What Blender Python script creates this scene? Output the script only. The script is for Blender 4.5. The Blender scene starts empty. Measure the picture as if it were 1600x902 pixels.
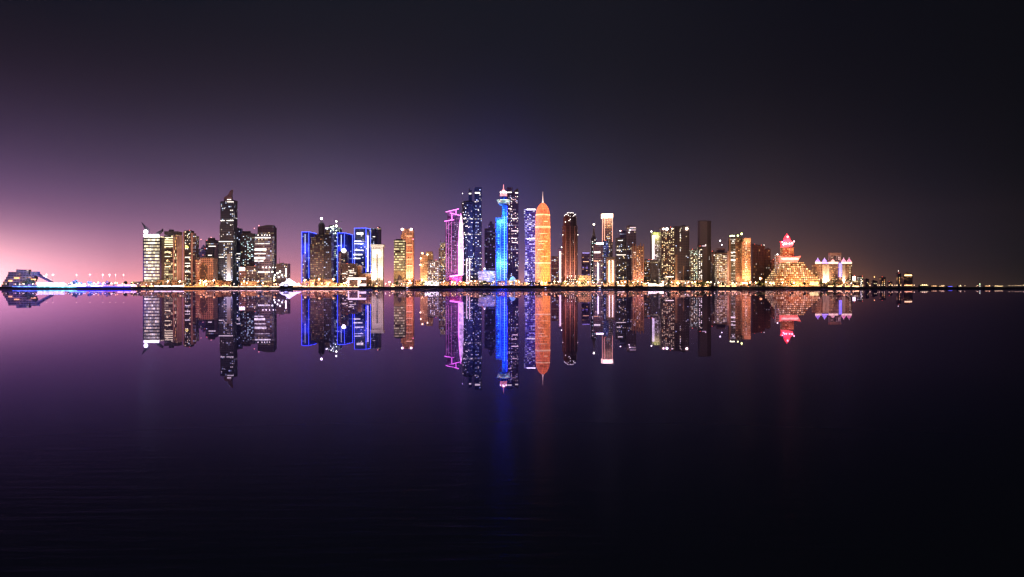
import bpy, math, random
from mathutils import Vector
S = bpy.context.scene
C = S.collection
R = math.radians
rnd = random.Random(7)

# ------------------------------------------------------------------ camera
CAM_H = 1.5
HZ = 450.3                       # photo row of the horizon (1600 px wide photo)
cam = bpy.data.cameras.new('camera'); cam_o = bpy.data.objects.new('camera', cam); C.objects.link(cam_o)
cam.lens = 36; cam.sensor_width = 36; cam.clip_end = 30000; cam.clip_start = 0.1
cam.shift_y = (HZ - 451) / 1600.0
cam_o.location = (0, 0, CAM_H); cam_o.rotation_euler = (R(90), 0, 0)
S.camera = cam_o
S.view_settings.view_transform = 'Standard'; S.view_settings.look = 'None'
S.view_settings.exposure = 0; S.view_settings.gamma = 1; S.view_settings.use_curve_mapping = False
S.cycles.use_denoising = True
S.cycles.use_light_tree = True
S.cycles.max_bounces = 5; S.cycles.diffuse_bounces = 1; S.cycles.glossy_bounces = 2
S.cycles.volume_bounces = 0; S.cycles.transmission_bounces = 2
S.cycles.sample_clamp_indirect = 4; S.cycles.sample_clamp_direct = 0
S.cycles.caustics_reflective = True
S.cycles.use_adaptive_sampling = True; S.cycles.adaptive_threshold = 0.01
S.cycles.filter_width = 1.35

# ------------------------------------------------------------------ world: night sky with the glow of the city
world = bpy.data.worlds.new('World'); S.world = world; world.use_nodes = True
nt = world.node_tree; N = nt.nodes; L = nt.links
for n in list(N): N.remove(n)
def wn(t, **k):
    n = N.new(t)
    for a, b in k.items(): setattr(n, a, b)
    return n
def wm(op, a, b=None, c=None):
    n = N.new('ShaderNodeMath'); n.operation = op
    for i, v in enumerate((a, b, c)):
        if v is None: continue
        if hasattr(v, 'node'): L.new(v, n.inputs[i])
        else: n.inputs[i].default_value = v
    return n.outputs[0]
tc = wn('ShaderNodeTexCoord'); sp = wn('ShaderNodeSeparateXYZ'); L.new(tc.outputs['Generated'], sp.inputs[0])
az = wm('MULTIPLY', wm('ARCTAN2', sp.outputs[0], sp.outputs[1]), 180/math.pi)
el = wm('MAXIMUM', wm('MULTIPLY', wm('ARCSINE', sp.outputs[2]), 180/math.pi), 0.0)
azf = wm('ADD', wm('DIVIDE', az, 360.0), 0.5)
def azramp(stops, scale):
    r = wn('ShaderNodeValToRGB'); r.color_ramp.interpolation = 'LINEAR'
    e = r.color_ramp.elements
    while len(e) > 1: e.remove(e[-1])
    for i, (a, c) in enumerate(stops):
        p = a/360.0 + .5
        if i == 0: e[0].position = p; x = e[0]
        else: x = e.new(p)
        x.color = (c[0]/scale, c[1]/scale, c[2]/scale, 1)
    L.new(azf, r.inputs[0]); return r.outputs[0]
def fall(deg):
    return wm('POWER', math.e, wm('DIVIDE', wm('MULTIPLY', el, -1.0), deg))
def vscale(col, fac):
    n = N.new('ShaderNodeVectorMath'); n.operation = 'SCALE'; L.new(col, n.inputs[0])
    if hasattr(fac, 'node'): L.new(fac, n.inputs['Scale'])
    else: n.inputs['Scale'].default_value = fac
    return n.outputs[0]
def vadd(a, b):
    n = N.new('ShaderNodeVectorMath'); n.operation = 'ADD'
    for i, v in enumerate((a, b)):
        if hasattr(v, 'node'): L.new(v, n.inputs[i])
        else: n.inputs[i].default_value = v
    return n.outputs[0]
SC = 4.0
red_low = azramp([(-180,(.22,.09,.12)),(-90,(.4,.13,.15)),(-45,(.8,.2,.12)),(-27,(.92,.19,.10)),(-20,(.74,.125,.055)),(-12,(.70,.12,.045)),
                   (-6,(.50,.10,.045)),(-2,(.26,.07,.035)),(1,(.17,.065,.035)),(7,(.14,.065,.032)),(14,(.17,.07,.03)),(18,(.09,.038,.015)),(22,(.025,.011,.003)),(27,(.003,.003,.002)),(90,(.01,.006,.004)),(180,(.22,.09,.12))], SC)
blue_high = azramp([(-180,(.19,.17,.44)),(-45,(.03,.09,.32)),(-27,(.025,.085,.29)),(-20,(.03,.095,.26)),(-11,(.04,.11,.285)),
                   (-4,(.04,.07,.23)),(-.5,(.038,.050,.25)),(1.2,(.031,.041,.18)),(3,(.025,.037,.12)),(7,(.02,.025,.072)),(14,(.010,.018,.042)),(20,(.008,.010,.024)),(27,(.003,.003,.005)),(60,(.01,.01,.02)),(100,(.05,.05,.12)),(180,(.19,.17,.44))], SC)
base = azramp([(-180,(.012,.012,.020)),(-26,(.004,.0065,.0135)),(-10,(.007,.009,.0155)),(5,(.0075,.0080,.0135)),(16,(.0042,.0045,.0085)),(27,(.0034,.0036,.0056)),(180,(.012,.012,.020))], SC)
gs = wm('POWER', math.e, wm('MULTIPLY', wm('POWER', wm('DIVIDE', el, 6.2), 2.0), -1.0))
hot = azramp([(-180,(0,0,0)),(-60,(.3,.2,.15)),(-30,(1.6,.95,.9)),(-26.5,(1.15,.62,.58)),(-24.5,(.72,.38,.38)),(-21,(.24,.14,.14)),(-14,(.04,.03,.03)),(-10,(0,0,0)),(180,(0,0,0))], SC)
street = azramp([(-180,(0,0,0)),(-24,(.05,.02,.01)),(-20,(.30,.10,.03)),(-10,(.34,.13,.03)),(0,(.38,.15,.05)),(10,(.36,.14,.04)),(17,(.30,.10,.02)),(20,(.04,.015,.004)),(27,(.01,.005,.002)),(90,(0,0,0)),(180,(0,0,0))], SC)
hg = wm('POWER', math.e, wm('MULTIPLY', wm('POWER', wm('DIVIDE', el, 2.3), 2.0), -1.0))
a1 = vscale(red_low, wm('MULTIPLY', fall(2.6), SC)); a2 = vscale(blue_high, wm('MULTIPLY', gs, SC))
sky = wn('ShaderNodeTexSky', sky_type='NISHITA', sun_disc=False, sun_elevation=R(-5), sun_rotation=R(-60))
# slow unevenness of the night haze
nz = wn('ShaderNodeTexNoise'); nz.inputs['Scale'].default_value = 3.0; nz.inputs['Detail'].default_value = 3
mp = wn('ShaderNodeMapping'); mp.inputs['Scale'].default_value = (1, 1, 4); L.new(tc.outputs['Generated'], mp.inputs[0]); L.new(mp.outputs[0], nz.inputs[0])
uneven = wm('ADD', wm('MULTIPLY', nz.outputs[0], 0.36), 0.82)
tot = vscale(vadd(vadd(vadd(a1, a2), vscale(street, wm('MULTIPLY', fall(.8), SC*1.25))), vscale(hot, wm('MULTIPLY', hg, SC))), uneven)
tot = vadd(tot, vscale(base, SC))
tot = vadd(tot, vscale(sky.outputs[0], 0.004))
bg = wn('ShaderNodeBackground'); bg.inputs[1].default_value = 1.0; L.new(tot, bg.inputs[0])
wo = wn('ShaderNodeOutputWorld'); L.new(bg.outputs[0], wo.inputs[0])
world.cycles.sampling_method = 'MANUAL'; world.cycles.sample_map_resolution = 1024

# ------------------------------------------------------------------ positions
def PX(px, Y): return (px - 800) * Y / 1600.0
def PZ(py, Y): return CAM_H + (HZ - py) * Y / 1600.0
G0 = 4.0
def shore_y(x):
    px = 800 + 1600*x/2330.0
    base = 2330.0
    if px > 1345: base += min(1.0, (px-1345)/110.0)**1.0 * 900
    return base + 5*math.sin(x*.011) + 3*math.sin(x*.031+1)
def ground(x, y):
    px = 800 + 1600*x/max(y, 1)
    m = 0.0
    if 625 < px < 1300:
        t = min(1, (px-625)/30.0) * (2.1 - 0.7*min(1, max(0, (px-850)/40.0)) - .8*min(1, max(0, (px-1030)/40.0))) * min(1, (1300-px)/30.0)
        d = y - shore_y(x)
        m = 1.5*t*max(0, min(1, (d-6)/6.0))*max(0, min(1, (70-d)/30.0))
    return G0 + m
# ------------------------------------------------------------------ mesh helpers
class MB:
    def __init__(s): s.v = []; s.f = []; s.fm = []; s.m = 0
    def face(s, idx): s.f.append(idx); s.fm.append(s.m)
    def box(s, x0, x1, y0, y1, z0, z1):
        if x0 > x1: x0, x1 = x1, x0
        b = len(s.v)
        s.v += [(x0,y0,z0),(x1,y0,z0),(x1,y1,z0),(x0,y1,z0),(x0,y0,z1),(x1,y0,z1),(x1,y1,z1),(x0,y1,z1)]
        for q in ((3,2,1,0),(4,5,6,7),(0,1,5,4),(1,2,6,5),(2,3,7,6),(3,0,4,7)): s.face(tuple(b+i for i in q))
        return s
    def prism(s, pts, z0, z1, top=1.0, cx=0, cy=0, ztop=None):
        n = len(pts); b = len(s.v)
        s.v += [(x, y, z0) for x, y in pts]
        s.v += [((x-cx)*top+cx, (y-cy)*top+cy, z1 if ztop is None else ztop[i]) for i, (x, y) in enumerate(pts)]
        s.face(tuple(b+i for i in reversed(range(n)))); s.face(tuple(b+n+i for i in range(n)))
        for i in range(n):
            j = (i+1) % n; s.face((b+i, b+j, b+n+j, b+n+i))
        return s
    def slab(s, pts, y0, y1):            # outline in x, z given thickness in y
        n = len(pts); b = len(s.v)
        s.v += [(x, y0, z) for x, z in pts] + [(x, y1, z) for x, z in pts]
        s.face(tuple(b+i for i in range(n))); s.face(tuple(b+n+i for i in reversed(range(n))))
        for i in range(n):
            j = (i+1) % n; s.face((b+j, b+i, b+n+i, b+n+j))
        return s
    def lathe(s, prof, n=20, cx=0, cy=0, sy=1.0):
        b = len(s.v)
        for r, z in prof:
            for k in range(n):
                a = 2*math.pi*k/n; s.v.append((cx+r*math.cos(a), cy+r*sy*math.sin(a), z))
        for i in range(len(prof)-1):
            for k in range(n):
                k2 = (k+1) % n; s.face((b+i*n+k, b+i*n+k2, b+(i+1)*n+k2, b+(i+1)*n+k))
        s.face(tuple(b+k for k in reversed(range(n)))); s.face(tuple(b+(len(prof)-1)*n+k for k in range(n)))
        return s
    def bar(s, p0, p1, w):
        p0 = Vector(p0); p1 = Vector(p1); d = (p1-p0).normalized()
        u = d.cross(Vector((0,1,0)));
        if u.length < .1: u = d.cross(Vector((1,0,0)))
        u.normalize(); v = d.cross(u); b = len(s.v); w /= 2
        for p in (p0, p1):
            for a, c in ((-1,-1),(1,-1),(1,1),(-1,1)): s.v.append(tuple(p+u*a*w+v*c*w))
        for q in ((0,1,2,3),(7,6,5,4),(0,4,5,1),(1,5,6,2),(2,6,7,3),(3,7,4,0)): s.face(tuple(b+i for i in q))
        return s
    def mesh(s, name, mats, smooth=False):
        me = bpy.data.meshes.new(name); me.from_pydata(s.v, [], s.f)
        for m in (mats if isinstance(mats, (list, tuple)) else [mats]): me.materials.append(m)
        if s.m: me.polygons.foreach_set('material_index', s.fm)
        if smooth: me.polygons.foreach_set('use_smooth', [True]*len(me.polygons))
        me.update(); return me
def obj(name, mb, mat, parent=None, loc=None, smooth=False):
    me = mb.mesh(name, mat, smooth) if isinstance(mb, MB) else mb
    o = bpy.data.objects.new(name, me); C.objects.link(o)
    if parent: o.parent = parent
    if loc: o.location = loc
    return o
def thing(name, label, cat, loc, rz=0, group=None):
    o = bpy.data.objects.new(name, None); C.objects.link(o); o.location = loc; o.rotation_euler = (0, 0, rz)
    o.empty_display_size = 2
    o['label'] = label; o['category'] = cat
    if group: o['group'] = group
    return o
def dup(t, loc, label, group=None, rz=0, sc=1):
    r = t.copy(); C.objects.link(r); r.location = loc; r.rotation_euler = (0,0,rz); r.scale = (sc, sc, sc); r['label'] = label
    if group: r['group'] = group
    for ch in KIDS[t.name]:
        c = ch.copy(); C.objects.link(c); c.parent = r
    return r
KIDS = {}

# ------------------------------------------------------------------ materials
def nodes(m):
    m.use_nodes = True; t = m.node_tree
    for n in list(t.nodes): t.nodes.remove(n)
    return t
def link(t, a, b): t.links.new(a, b)
_cache = {}
def plain(name, col, rough=.7, metal=0, noise=.25, scale=.15):
    if name in _cache: return _cache[name]
    m = bpy.data.materials.new(name); t = nodes(m)
    b = t.nodes.new('ShaderNodeBsdfPrincipled'); o = t.nodes.new('ShaderNodeOutputMaterial'); link(t, b.outputs[0], o.inputs[0])
    n = t.nodes.new('ShaderNodeTexNoise'); n.inputs['Scale'].default_value = scale; n.inputs['Detail'].default_value = 5
    tc = t.nodes.new('ShaderNodeTexCoord'); link(t, tc.outputs['Object'], n.inputs[0])
    mx = t.nodes.new('ShaderNodeMix'); mx.data_type = 'RGBA'
    mx.inputs[6].default_value = tuple(c*(1-noise) for c in col)+(1,); mx.inputs[7].default_value = tuple(min(1, c*(1+noise)) for c in col)+(1,)
    link(t, n.outputs[0], mx.inputs[0]); link(t, mx.outputs[2], b.inputs['Base Color'])
    b.inputs['Roughness'].default_value = rough; b.inputs['Metallic'].default_value = metal
    _cache[name] = m; return m
def glow(name, col, st, sample=False, vary=.0):
    if name in _cache: return _cache[name]
    m = bpy.data.materials.new(name); t = nodes(m)
    b = t.nodes.new('ShaderNodeBsdfPrincipled'); o = t.nodes.new('ShaderNodeOutputMaterial'); link(t, b.outputs[0], o.inputs[0])
    b.inputs['Base Color'].default_value = (.3,.3,.3,1)
    b.inputs['Emission Color'].default_value = tuple(col)+(1,)
    b.inputs['Emission Strength'].default_value = st
    if vary:
        n = t.nodes.new('ShaderNodeTexNoise'); n.inputs['Scale'].default_value = .13; n.inputs['Detail'].default_value = 4
        tc = t.nodes.new('ShaderNodeTexCoord'); link(t, tc.outputs['Object'], n.inputs[0])
        r = t.nodes.new('ShaderNodeMapRange'); r.inputs[1].default_value = .35; r.inputs[2].default_value = .65
        r.inputs[3].default_value = st*(1-vary); r.inputs[4].default_value = st*(1+vary)
        link(t, n.outputs[0], r.inputs[0]); link(t, r.outputs[0], b.inputs['Emission Strength'])
    m.cycles.emission_sampling = 'AUTO' if sample else 'NONE'
    _cache[name] = m; return m

def facade_group():
    g = bpy.data.node_groups.new('facade', 'ShaderNodeTree')
    def inp(n, ty, d):
        s = g.interface.new_socket(n, in_out='INPUT', socket_type=ty); s.default_value = d
    inp('Wall', 'NodeSocketColor', (.3,.3,.3,1)); inp('Glass', 'NodeSocketColor', (.03,.03,.04,1))
    inp('LitA', 'NodeSocketColor', (1,.8,.5,1)); inp('LitB', 'NodeSocketColor', (.8,.85,1,1))
    for n, d in (('Strength',2),('Prob',.2),('Band',.05),('CW',4),('CH',4),('GapX',.3),('GapZ',.45),('Seed',0),('Clump',1),('Wash',0)): inp(n, 'NodeSocketFloat', d)
    g.interface.new_socket('Shader', in_out='OUTPUT', socket_type='NodeSocketShader')
    NN = g.nodes; gi = NN.new('NodeGroupInput'); go = NN.new('NodeGroupOutput')
    I = gi.outputs
    def lk(a, b): g.links.new(a, b)
    def m(op, a, b=None, c=None):
        n = NN.new('ShaderNodeMath'); n.operation = op
        for i, v in enumerate((a, b, c)):
            if v is None: continue
            if hasattr(v, 'node'): lk(v, n.inputs[i])
            else: n.inputs[i].default_value = v
        return n.outputs[0]
    tc = NN.new('ShaderNodeTexCoord'); sx = NN.new('ShaderNodeSeparateXYZ'); lk(tc.outputs['Object'], sx.inputs[0])
    ns = NN.new('ShaderNodeSeparateXYZ'); lk(tc.outputs['Normal'], ns.inputs[0])
    side = m('GREATER_THAN', m('ABSOLUTE', ns.outputs[0]), .75)
    top = m('GREATER_THAN', m('ABSOLUTE', ns.outputs[2]), .5)
    u = m('ADD', m('MULTIPLY', sx.outputs[0], m('SUBTRACT', 1.0, side)), m('MULTIPLY', m('ADD', sx.outputs[1], 500.0), side))
    u = m('ADD', u, 1000.0)
    us = m('DIVIDE', u, I['CW']); vs = m('DIVIDE', sx.outputs[2], I['CH'])
    cu = m('FLOOR', us); cv = m('FLOOR', vs); fu = m('FRACT', us); fv = m('FRACT', vs)
    def wnz(a, b, c):
        cb = NN.new('ShaderNodeCombineXYZ')
        for i, v in enumerate((a, b, c)):
            if hasattr(v, 'node'): lk(v, cb.inputs[i])
            else: cb.inputs[i].default_value = v
        w = NN.new('ShaderNodeTexWhiteNoise'); w.noise_dimensions = '3D'; lk(cb.outputs[0], w.inputs[0]); return w, cb
    w1, cb1 = wnz(cu, cv, I['Seed'])
    w2, _ = wnz(m('ADD', side, 7.3), cv, m('ADD', I['Seed'], 3.7))
    nz = NN.new('ShaderNodeTexNoise'); nz.inputs['Scale'].default_value = .16; nz.inputs['Detail'].default_value = 1; lk(cb1.outputs[0], nz.inputs[0])
    cl = m('MAXIMUM', m('ADD', m('MULTIPLY', m('SUBTRACT', nz.outputs[0], .5), m('MULTIPLY', I['Clump'], 5.0)), 1.0), 0.05)
    lit = m('LESS_THAN', w1.outputs['Value'], m('MULTIPLY', I['Prob'], cl))
    band = m('MULTIPLY', m('LESS_THAN', w2.outputs['Value'], I['Band']), .75)
    on = m('MAXIMUM', lit, band)
    mask = m('MULTIPLY', m('GREATER_THAN', fu, I['GapX']), m('GREATER_THAN', fv, I['GapZ']))
    mask = m('MULTIPLY', mask, m('SUBTRACT', 1.0, top))
    sc = NN.new('ShaderNodeSeparateColor'); lk(w1.outputs['Color'], sc.inputs[0])
    lev = m('ADD', m('MULTIPLY', m('POWER', sc.outputs[1], 2.0), 1.3), .25)
    est = m('MULTIPLY', m('MULTIPLY', m('MULTIPLY', on, mask), lev), I['Strength'])
    mix = NN.new('ShaderNodeMix'); mix.data_type = 'RGBA'; lk(m('GREATER_THAN', sc.outputs[2], .6), mix.inputs[0]); lk(I['LitA'], mix.inputs[6]); lk(I['LitB'], mix.inputs[7])
    wl = NN.new('ShaderNodeMix'); wl.data_type = 'RGBA'; lk(mask, wl.inputs[0])
    n2 = NN.new('ShaderNodeTexNoise'); n2.inputs['Scale'].default_value = .035; n2.inputs['Detail'].default_value = 6; lk(tc.outputs['Object'], n2.inputs[0])
    hs = NN.new('ShaderNodeHueSaturation'); lk(m('ADD', m('MULTIPLY', n2.outputs[0], .7), .65), hs.inputs['Value']); lk(I['Wall'], hs.inputs['Color'])
    lk(hs.outputs[0], wl.inputs[6]); lk(I['Glass'], wl.inputs[7])
    b = NN.new('ShaderNodeBsdfPrincipled'); lk(wl.outputs[2], b.inputs['Base Color']); lk(mix.outputs[2], b.inputs['Emission Color']); lk(est, b.inputs['Emission Strength'])
    lk(m('SUBTRACT', .75, m('MULTIPLY', mask, .45)), b.inputs['Roughness'])
    lk(b.outputs[0], go.inputs[0])
    return g
FG = facade_group()
WARM = (1,.46,.14); CREAM = (1,.76,.40); COOL = (.6,.72,1); CYAN = (.4,.85,1); BLUE = (.12,.25,1); PINK = (1,.25,.75); ORANGE = (1,.38,.12); PURP = (.45,.3,1); WHITE = (1,.88,.76); REDO = (1,.3,.2)
fseed = [1]
def facade(name, wall=(.3,.3,.3), glass=(.03,.03,.045), a=CREAM, b=COOL, st=2, p=.2, band=.04, cw=4, ch=4, gx=.3, gz=.45, clump=1):
    fseed[0] += 1
    m = bpy.data.materials.new(name); t = nodes(m)
    g = t.nodes.new('ShaderNodeGroup'); g.node_tree = FG; o = t.nodes.new('ShaderNodeOutputMaterial'); link(t, g.outputs[0], o.inputs[0])
    for k, v in (('Wall',tuple(wall)+(1,)),('Glass',tuple(glass)+(1,)),('LitA',tuple(a)+(1,)),('LitB',tuple(b)+(1,)),('Strength',st*.72),('Prob',p),('Band',band),
                 ('CW',cw),('CH',ch),('GapX',gx),('GapZ',gz),('Seed',fseed[0]*1.37),('Clump',clump)): g.inputs[k].default_value = v
    m.cycles.emission_sampling = 'NONE'
    return m
concrete = plain('dark_concrete', (.16,.15,.16), .8)
steel = plain('mast_steel', (.2,.2,.22), .4, .6)
WINM = {}
def win_mesh(col, st=5, w=2.0, h=1.7):
    k = (col, st, w, h)
    if k not in WINM:
        WINM[k] = MB().box(-w/2, w/2, -.15, .15, -h/2, h/2).mesh('window', glow('window_light_%d' % len(WINM), col, st*.5))
    return WINM[k]
def point(name, loc, power, col, rad=1.0, parent=None):
    # a shielded lamp: shines over the city side and down, not out over the bay
    l = bpy.data.lights.new(name, 'SPOT'); l.energy = power; l.color = col; l.shadow_soft_size = rad; l.spot_size = R(165); l.spot_blend = .5
    o = bpy.data.objects.new(name, l); C.objects.link(o); o.location = loc
    o.rotation_euler = Vector((0, 1, -.3)).to_track_quat('-Z', 'Y').to_euler()
    if parent: o.parent = parent
    return o
def spot(name, loc, to, power, col, ang=60, rad=1.5):
    l = bpy.data.lights.new(name, 'SPOT'); l.energy = power; l.color = col; l.shadow_soft_size = rad; l.spot_size = R(ang); l.spot_blend = .8
    o = bpy.data.objects.new(name, l); C.objects.link(o); o.location = loc
    o.rotation_euler = (Vector(to)-Vector(loc)).to_track_quat('-Z', 'Y').to_euler()
    return o

# ------------------------------------------------------------------ setting: water, land, seawall
def make_water():
    m = bpy.data.materials.new('calm_night_water'); t = nodes(m); nd = t.nodes
    o = nd.new('ShaderNodeOutputMaterial')
    g1 = nd.new('ShaderNodeBsdfGlossy'); g1.inputs['Roughness'].default_value = .004; g1.inputs['Color'].default_value = (.61,.50,.86,1)
    g2 = nd.new('ShaderNodeBsdfGlossy'); g2.inputs['Roughness'].default_value = .21; g2.inputs['Color'].default_value = (.42,.46,1,1)
    mg = nd.new('ShaderNodeMixShader'); mg.inputs[0].default_value = .24; link(t, g1.outputs[0], mg.inputs[1]); link(t, g2.outputs[0], mg.inputs[2])
    df = nd.new('ShaderNodeBsdfDiffuse'); df.inputs[0].default_value = (.12,.15,.12,1)
    fr = nd.new('ShaderNodeFresnel'); fr.inputs[0].default_value = 1.18
    mx = nd.new('ShaderNodeMixShader'); link(t, fr.outputs[0], mx.inputs[0]); link(t, df.outputs[0], mx.inputs[1]); link(t, mg.outputs[0], mx.inputs[2])
    tc = nd.new('ShaderNodeTexCoord')
    mp = nd.new('ShaderNodeMapping'); mp.inputs['Scale'].default_value = (.35, 1.4, 1); link(t, tc.outputs['Object'], mp.inputs[0])
    n = nd.new('ShaderNodeTexNoise'); n.inputs['Scale'].default_value = .8; n.inputs['Detail'].default_value = 4; link(t, mp.outputs[0], n.inputs[0])
    bp = nd.new('ShaderNodeBump'); bp.inputs['Strength'].default_value = 1.0; bp.inputs['Distance'].default_value = .0002; link(t, n.outputs[0], bp.inputs['Height'])
    mp2 = nd.new('ShaderNodeMapping'); mp2.inputs['Scale'].default_value = (.5, 3, 1); link(t, tc.outputs['Object'], mp2.inputs[0])
    n2 = nd.new('ShaderNodeTexNoise'); n2.inputs['Scale'].default_value = 2.5; n2.inputs['Detail'].default_value = 5; link(t, mp2.outputs[0], n2.inputs[0])
    bp2 = nd.new('ShaderNodeBump'); bp2.inputs['Strength'].default_value = 1.0; bp2.inputs['Distance'].default_value = .012; link(t, n2.outputs[0], bp2.inputs['Height'])
    link(t, bp.outputs[0], g1.inputs['Normal']); link(t, bp2.outputs[0], g2.inputs['Normal'])
    link(t, mx.outputs[0], o.inputs[0])
    return m
XW = 2700.0
mb = MB(); xs = [-XW + i*XW/10 for i in range(21)]; ys = [-460, -60, 0, 60, 200, 600, 1400, 2400, 3330]
for y in ys:
    for x in xs: mb.v.append((x, y, 0))
for j in range(len(ys)-1):
    for i in range(20):
        a = j*21+i; mb.face((a, a+1, a+22, a+21))
w = obj('water', mb, make_water()); w['kind'] = 'structure'
# land
mb = MB(); NX = 360; offs = [-6, 0, 4, 7, 9, 12, 16, 30, 50, 75, 110, 200, 400]
for j, d in enumerate(offs):
    for i in range(NX+1):
        x = -XW + 2*XW*i/NX; y = shore_y(x) + d
        if d <= 0: z = -.8
        elif d == 4: z = 1.0 + rnd.uniform(-.3,.3)
        elif d == 7: z = 2.6 + rnd.uniform(-.3,.3)
        elif d == 9: z = 4.0
        else: z = ground(x, y)
        if d < 0: z = -1
        mb.v.append((x, y, max(z, -.9) if d > 0 else -.9))
for i in range(NX+1): mb.v.append((-XW+2*XW*i/NX, 4150, G0))
for j in range(len(offs)):
    for i in range(NX):
        a = j*(NX+1)+i; mb.face((a, a+1, a+NX+2, a+NX+1))
land = obj('ground', mb, plain('city_ground', (.06,.055,.05), .9, 0, .4, .05)); land['kind'] = 'structure'
# coastal road behind the promenade
mb = MB()
for i in range(181):
    x = -XW+2*XW*i/180; y = shore_y(x)
    mb.v += [(x, y+78, G0+.02), (x, y+98, G0+.02)]
for i in range(180): mb.face((2*i, 2*i+2, 2*i+3, 2*i+1))
road = obj('road', mb, plain('asphalt', (.05,.05,.05), .6)); road['kind'] = 'structure'

# ------------------------------------------------------------------ buildings
REF = []      # (px centre, py top, short description) used to describe things in front of them
def parapet(t, x0, x1, d, z, h=1.6, mat=None):
    b = MB(); k = .5
    b.box(x0-.3, x1+.3, -.3, k, z, z+h).box(x0-.3, x1+.3, d-k, d+.3, z, z+h).box(x0-.3, x0+k, k, d-k, z, z+h).box(x1-k, x1+.3, k, d-k, z, z+h)
    return obj('parapet', b, mat or concrete, t)
class Bld:
    """a tower on its own empty; local x from the middle of its front, y away from the water, z from the ground"""
    def __init__(s, name, label, short, px0, px1, pyt, Y, rz=0, cat='skyscraper', d=None):
        s.Y = Y; s.cx = PX((px0+px1)/2, Y); s.w = (px1-px0)*Y/1600.0; s.d = d or max(14, min(34, s.w*.9)); s.px0 = px0; s.px1 = px1; s.pcx = (px0+px1)/2
        s.g = ground(s.cx, Y)
        s.t = thing(name, label, cat, (s.cx, Y, s.g-.3), rz)
        s.h = s.Z(pyt); s.short = short; s.rz = rz
        REF.append((s.pcx, pyt, short))
    def X(s, px): return (px - s.pcx)*s.Y/1600.0
    def Z(s, py): return PZ(py, s.Y) - s.g + .3
    def box(s, name, px0, px1, py0, py1, mat, dy=0, d=None, py_is=True):
        """a box part between photo columns and rows; dy pushes its front back (+) or out (-)"""
        x0, x1 = s.X(px0), s.X(px1); z0 = 0 if py0 is None else s.Z(py0); z1 = s.Z(py1)
        dd = d if d is not None else s.d
        return obj(name, MB().box(x0, x1, dy, dy+dd, z0, z1), mat, s.t)
    def strip(s, px0, py0, px1, py1, mat, w=1.3, y=-.8, name='light_strip'):
        return obj(name, MB().bar((s.X(px0), y, s.Z(py0)), (s.X(px1), y, s.Z(py1)), w), mat, s.t)
    def hband(s, px0, px1, py, mat, h=2.0, y=-.25, name='window_band'):
        return obj(name, MB().box(s.X(px0), s.X(px1), y-.25, y+.4, s.Z(py)-h/2, s.Z(py)+h/2), mat, s.t)
    def wins(s, n, px0, px1, py0, py1, cols=(CREAM, COOL), st=5, y=-.12, cw=4.2, ch=4.0, w=2.0, h=1.7):
        x0, x1, z0, z1 = s.X(px0), s.X(px1), s.Z(py0), s.Z(py1)
        nx = max(1, int((x1-x0)/cw)); nz = max(1, int((z1-z0)/ch)); cells = [(i, k) for i in range(nx) for k in range(nz)]
        rnd.shuffle(cells)
        for i, k in cells[:n]:
            c = rnd.choice(cols)
            o = obj('window', win_mesh(c, rnd.choice((st*.5, st*.7, st)), w, h), None, s.t, (x0+(i+.5)*(x1-x0)/nx, y, z0+(k+.5)*(z1-z0)/nz))
    def antenna(s, px, py0, py1, r=.5, light=None, lst=8):
        x = s.X(px); yy = s.d/2
        a = obj('antenna', MB().lathe([(r, s.Z(py0)), (r*.35, s.Z(py1))], 8, x, yy), steel, s.t)
        if light: s.lamp(px, py1, light, lst, .9, yy)
        return a
    def lamp(s, px, py, col, st=8, r=1.2, y=-.6, name='roof_light'):
        x, z = s.X(px), s.Z(py)
        o = obj(name, MB().lathe([(r*math.sin(a)+.01, z-r*math.cos(a)) for a in [math.pi*i/6 for i in range(7)]], 10, x, y), glow('lamp_%s_%g' % (str(col), st), col, st), s.t, smooth=True)
        return o
    def roof(s, px0, px1, pyt, n=2):
        z = s.Z(pyt); x0, x1 = s.X(px0), s.X(px1); w = x1-x0
        parapet(s.t, x0, x1, s.d, z-.02)
        for i in range(n):
            a = x0 + w*rnd.uniform(.12,.6); ww = w*rnd.uniform(.12,.28)
            obj('roof_plant', MB().box(a, a+ww, s.d*.3, s.d*.7, z, z+rnd.uniform(2,4.5)), concrete, s.t)
        if rnd.random() < .6:
            obj('aviation_light', MB().lathe([(.4,z+1.6),(.7,z+2.1),(.4,z+2.7)], 8, x0+w*rnd.uniform(.1,.9), .6), glow('aviation_red', (1,.12,.08), 6), s.t)

def simple(name, label, short, px0, px1, pyt, Y, mat, nwin=12, cols=(CREAM, COOL), st=5, rz=0, cat='skyscraper', podium=True, roof=True, d=None, pyb=440):
    s = Bld(name, label, short, px0, px1, pyt, Y, rz, cat, d)
    s.box('tower_shaft', px0, px1, None, pyt, mat)
    if podium and pyt < 425:
        e = rnd.uniform(.6, 2.2)
        s.box('podium', px0-e*.6, px1+e*.6, None, 442.5, mat, -3.5, s.d+5)
    if roof: s.roof(px0, px1, pyt)
    if nwin: s.wins(nwin, px0+.6, px1-.6, pyb, pyt+2.5, cols, st)
    return s

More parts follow.
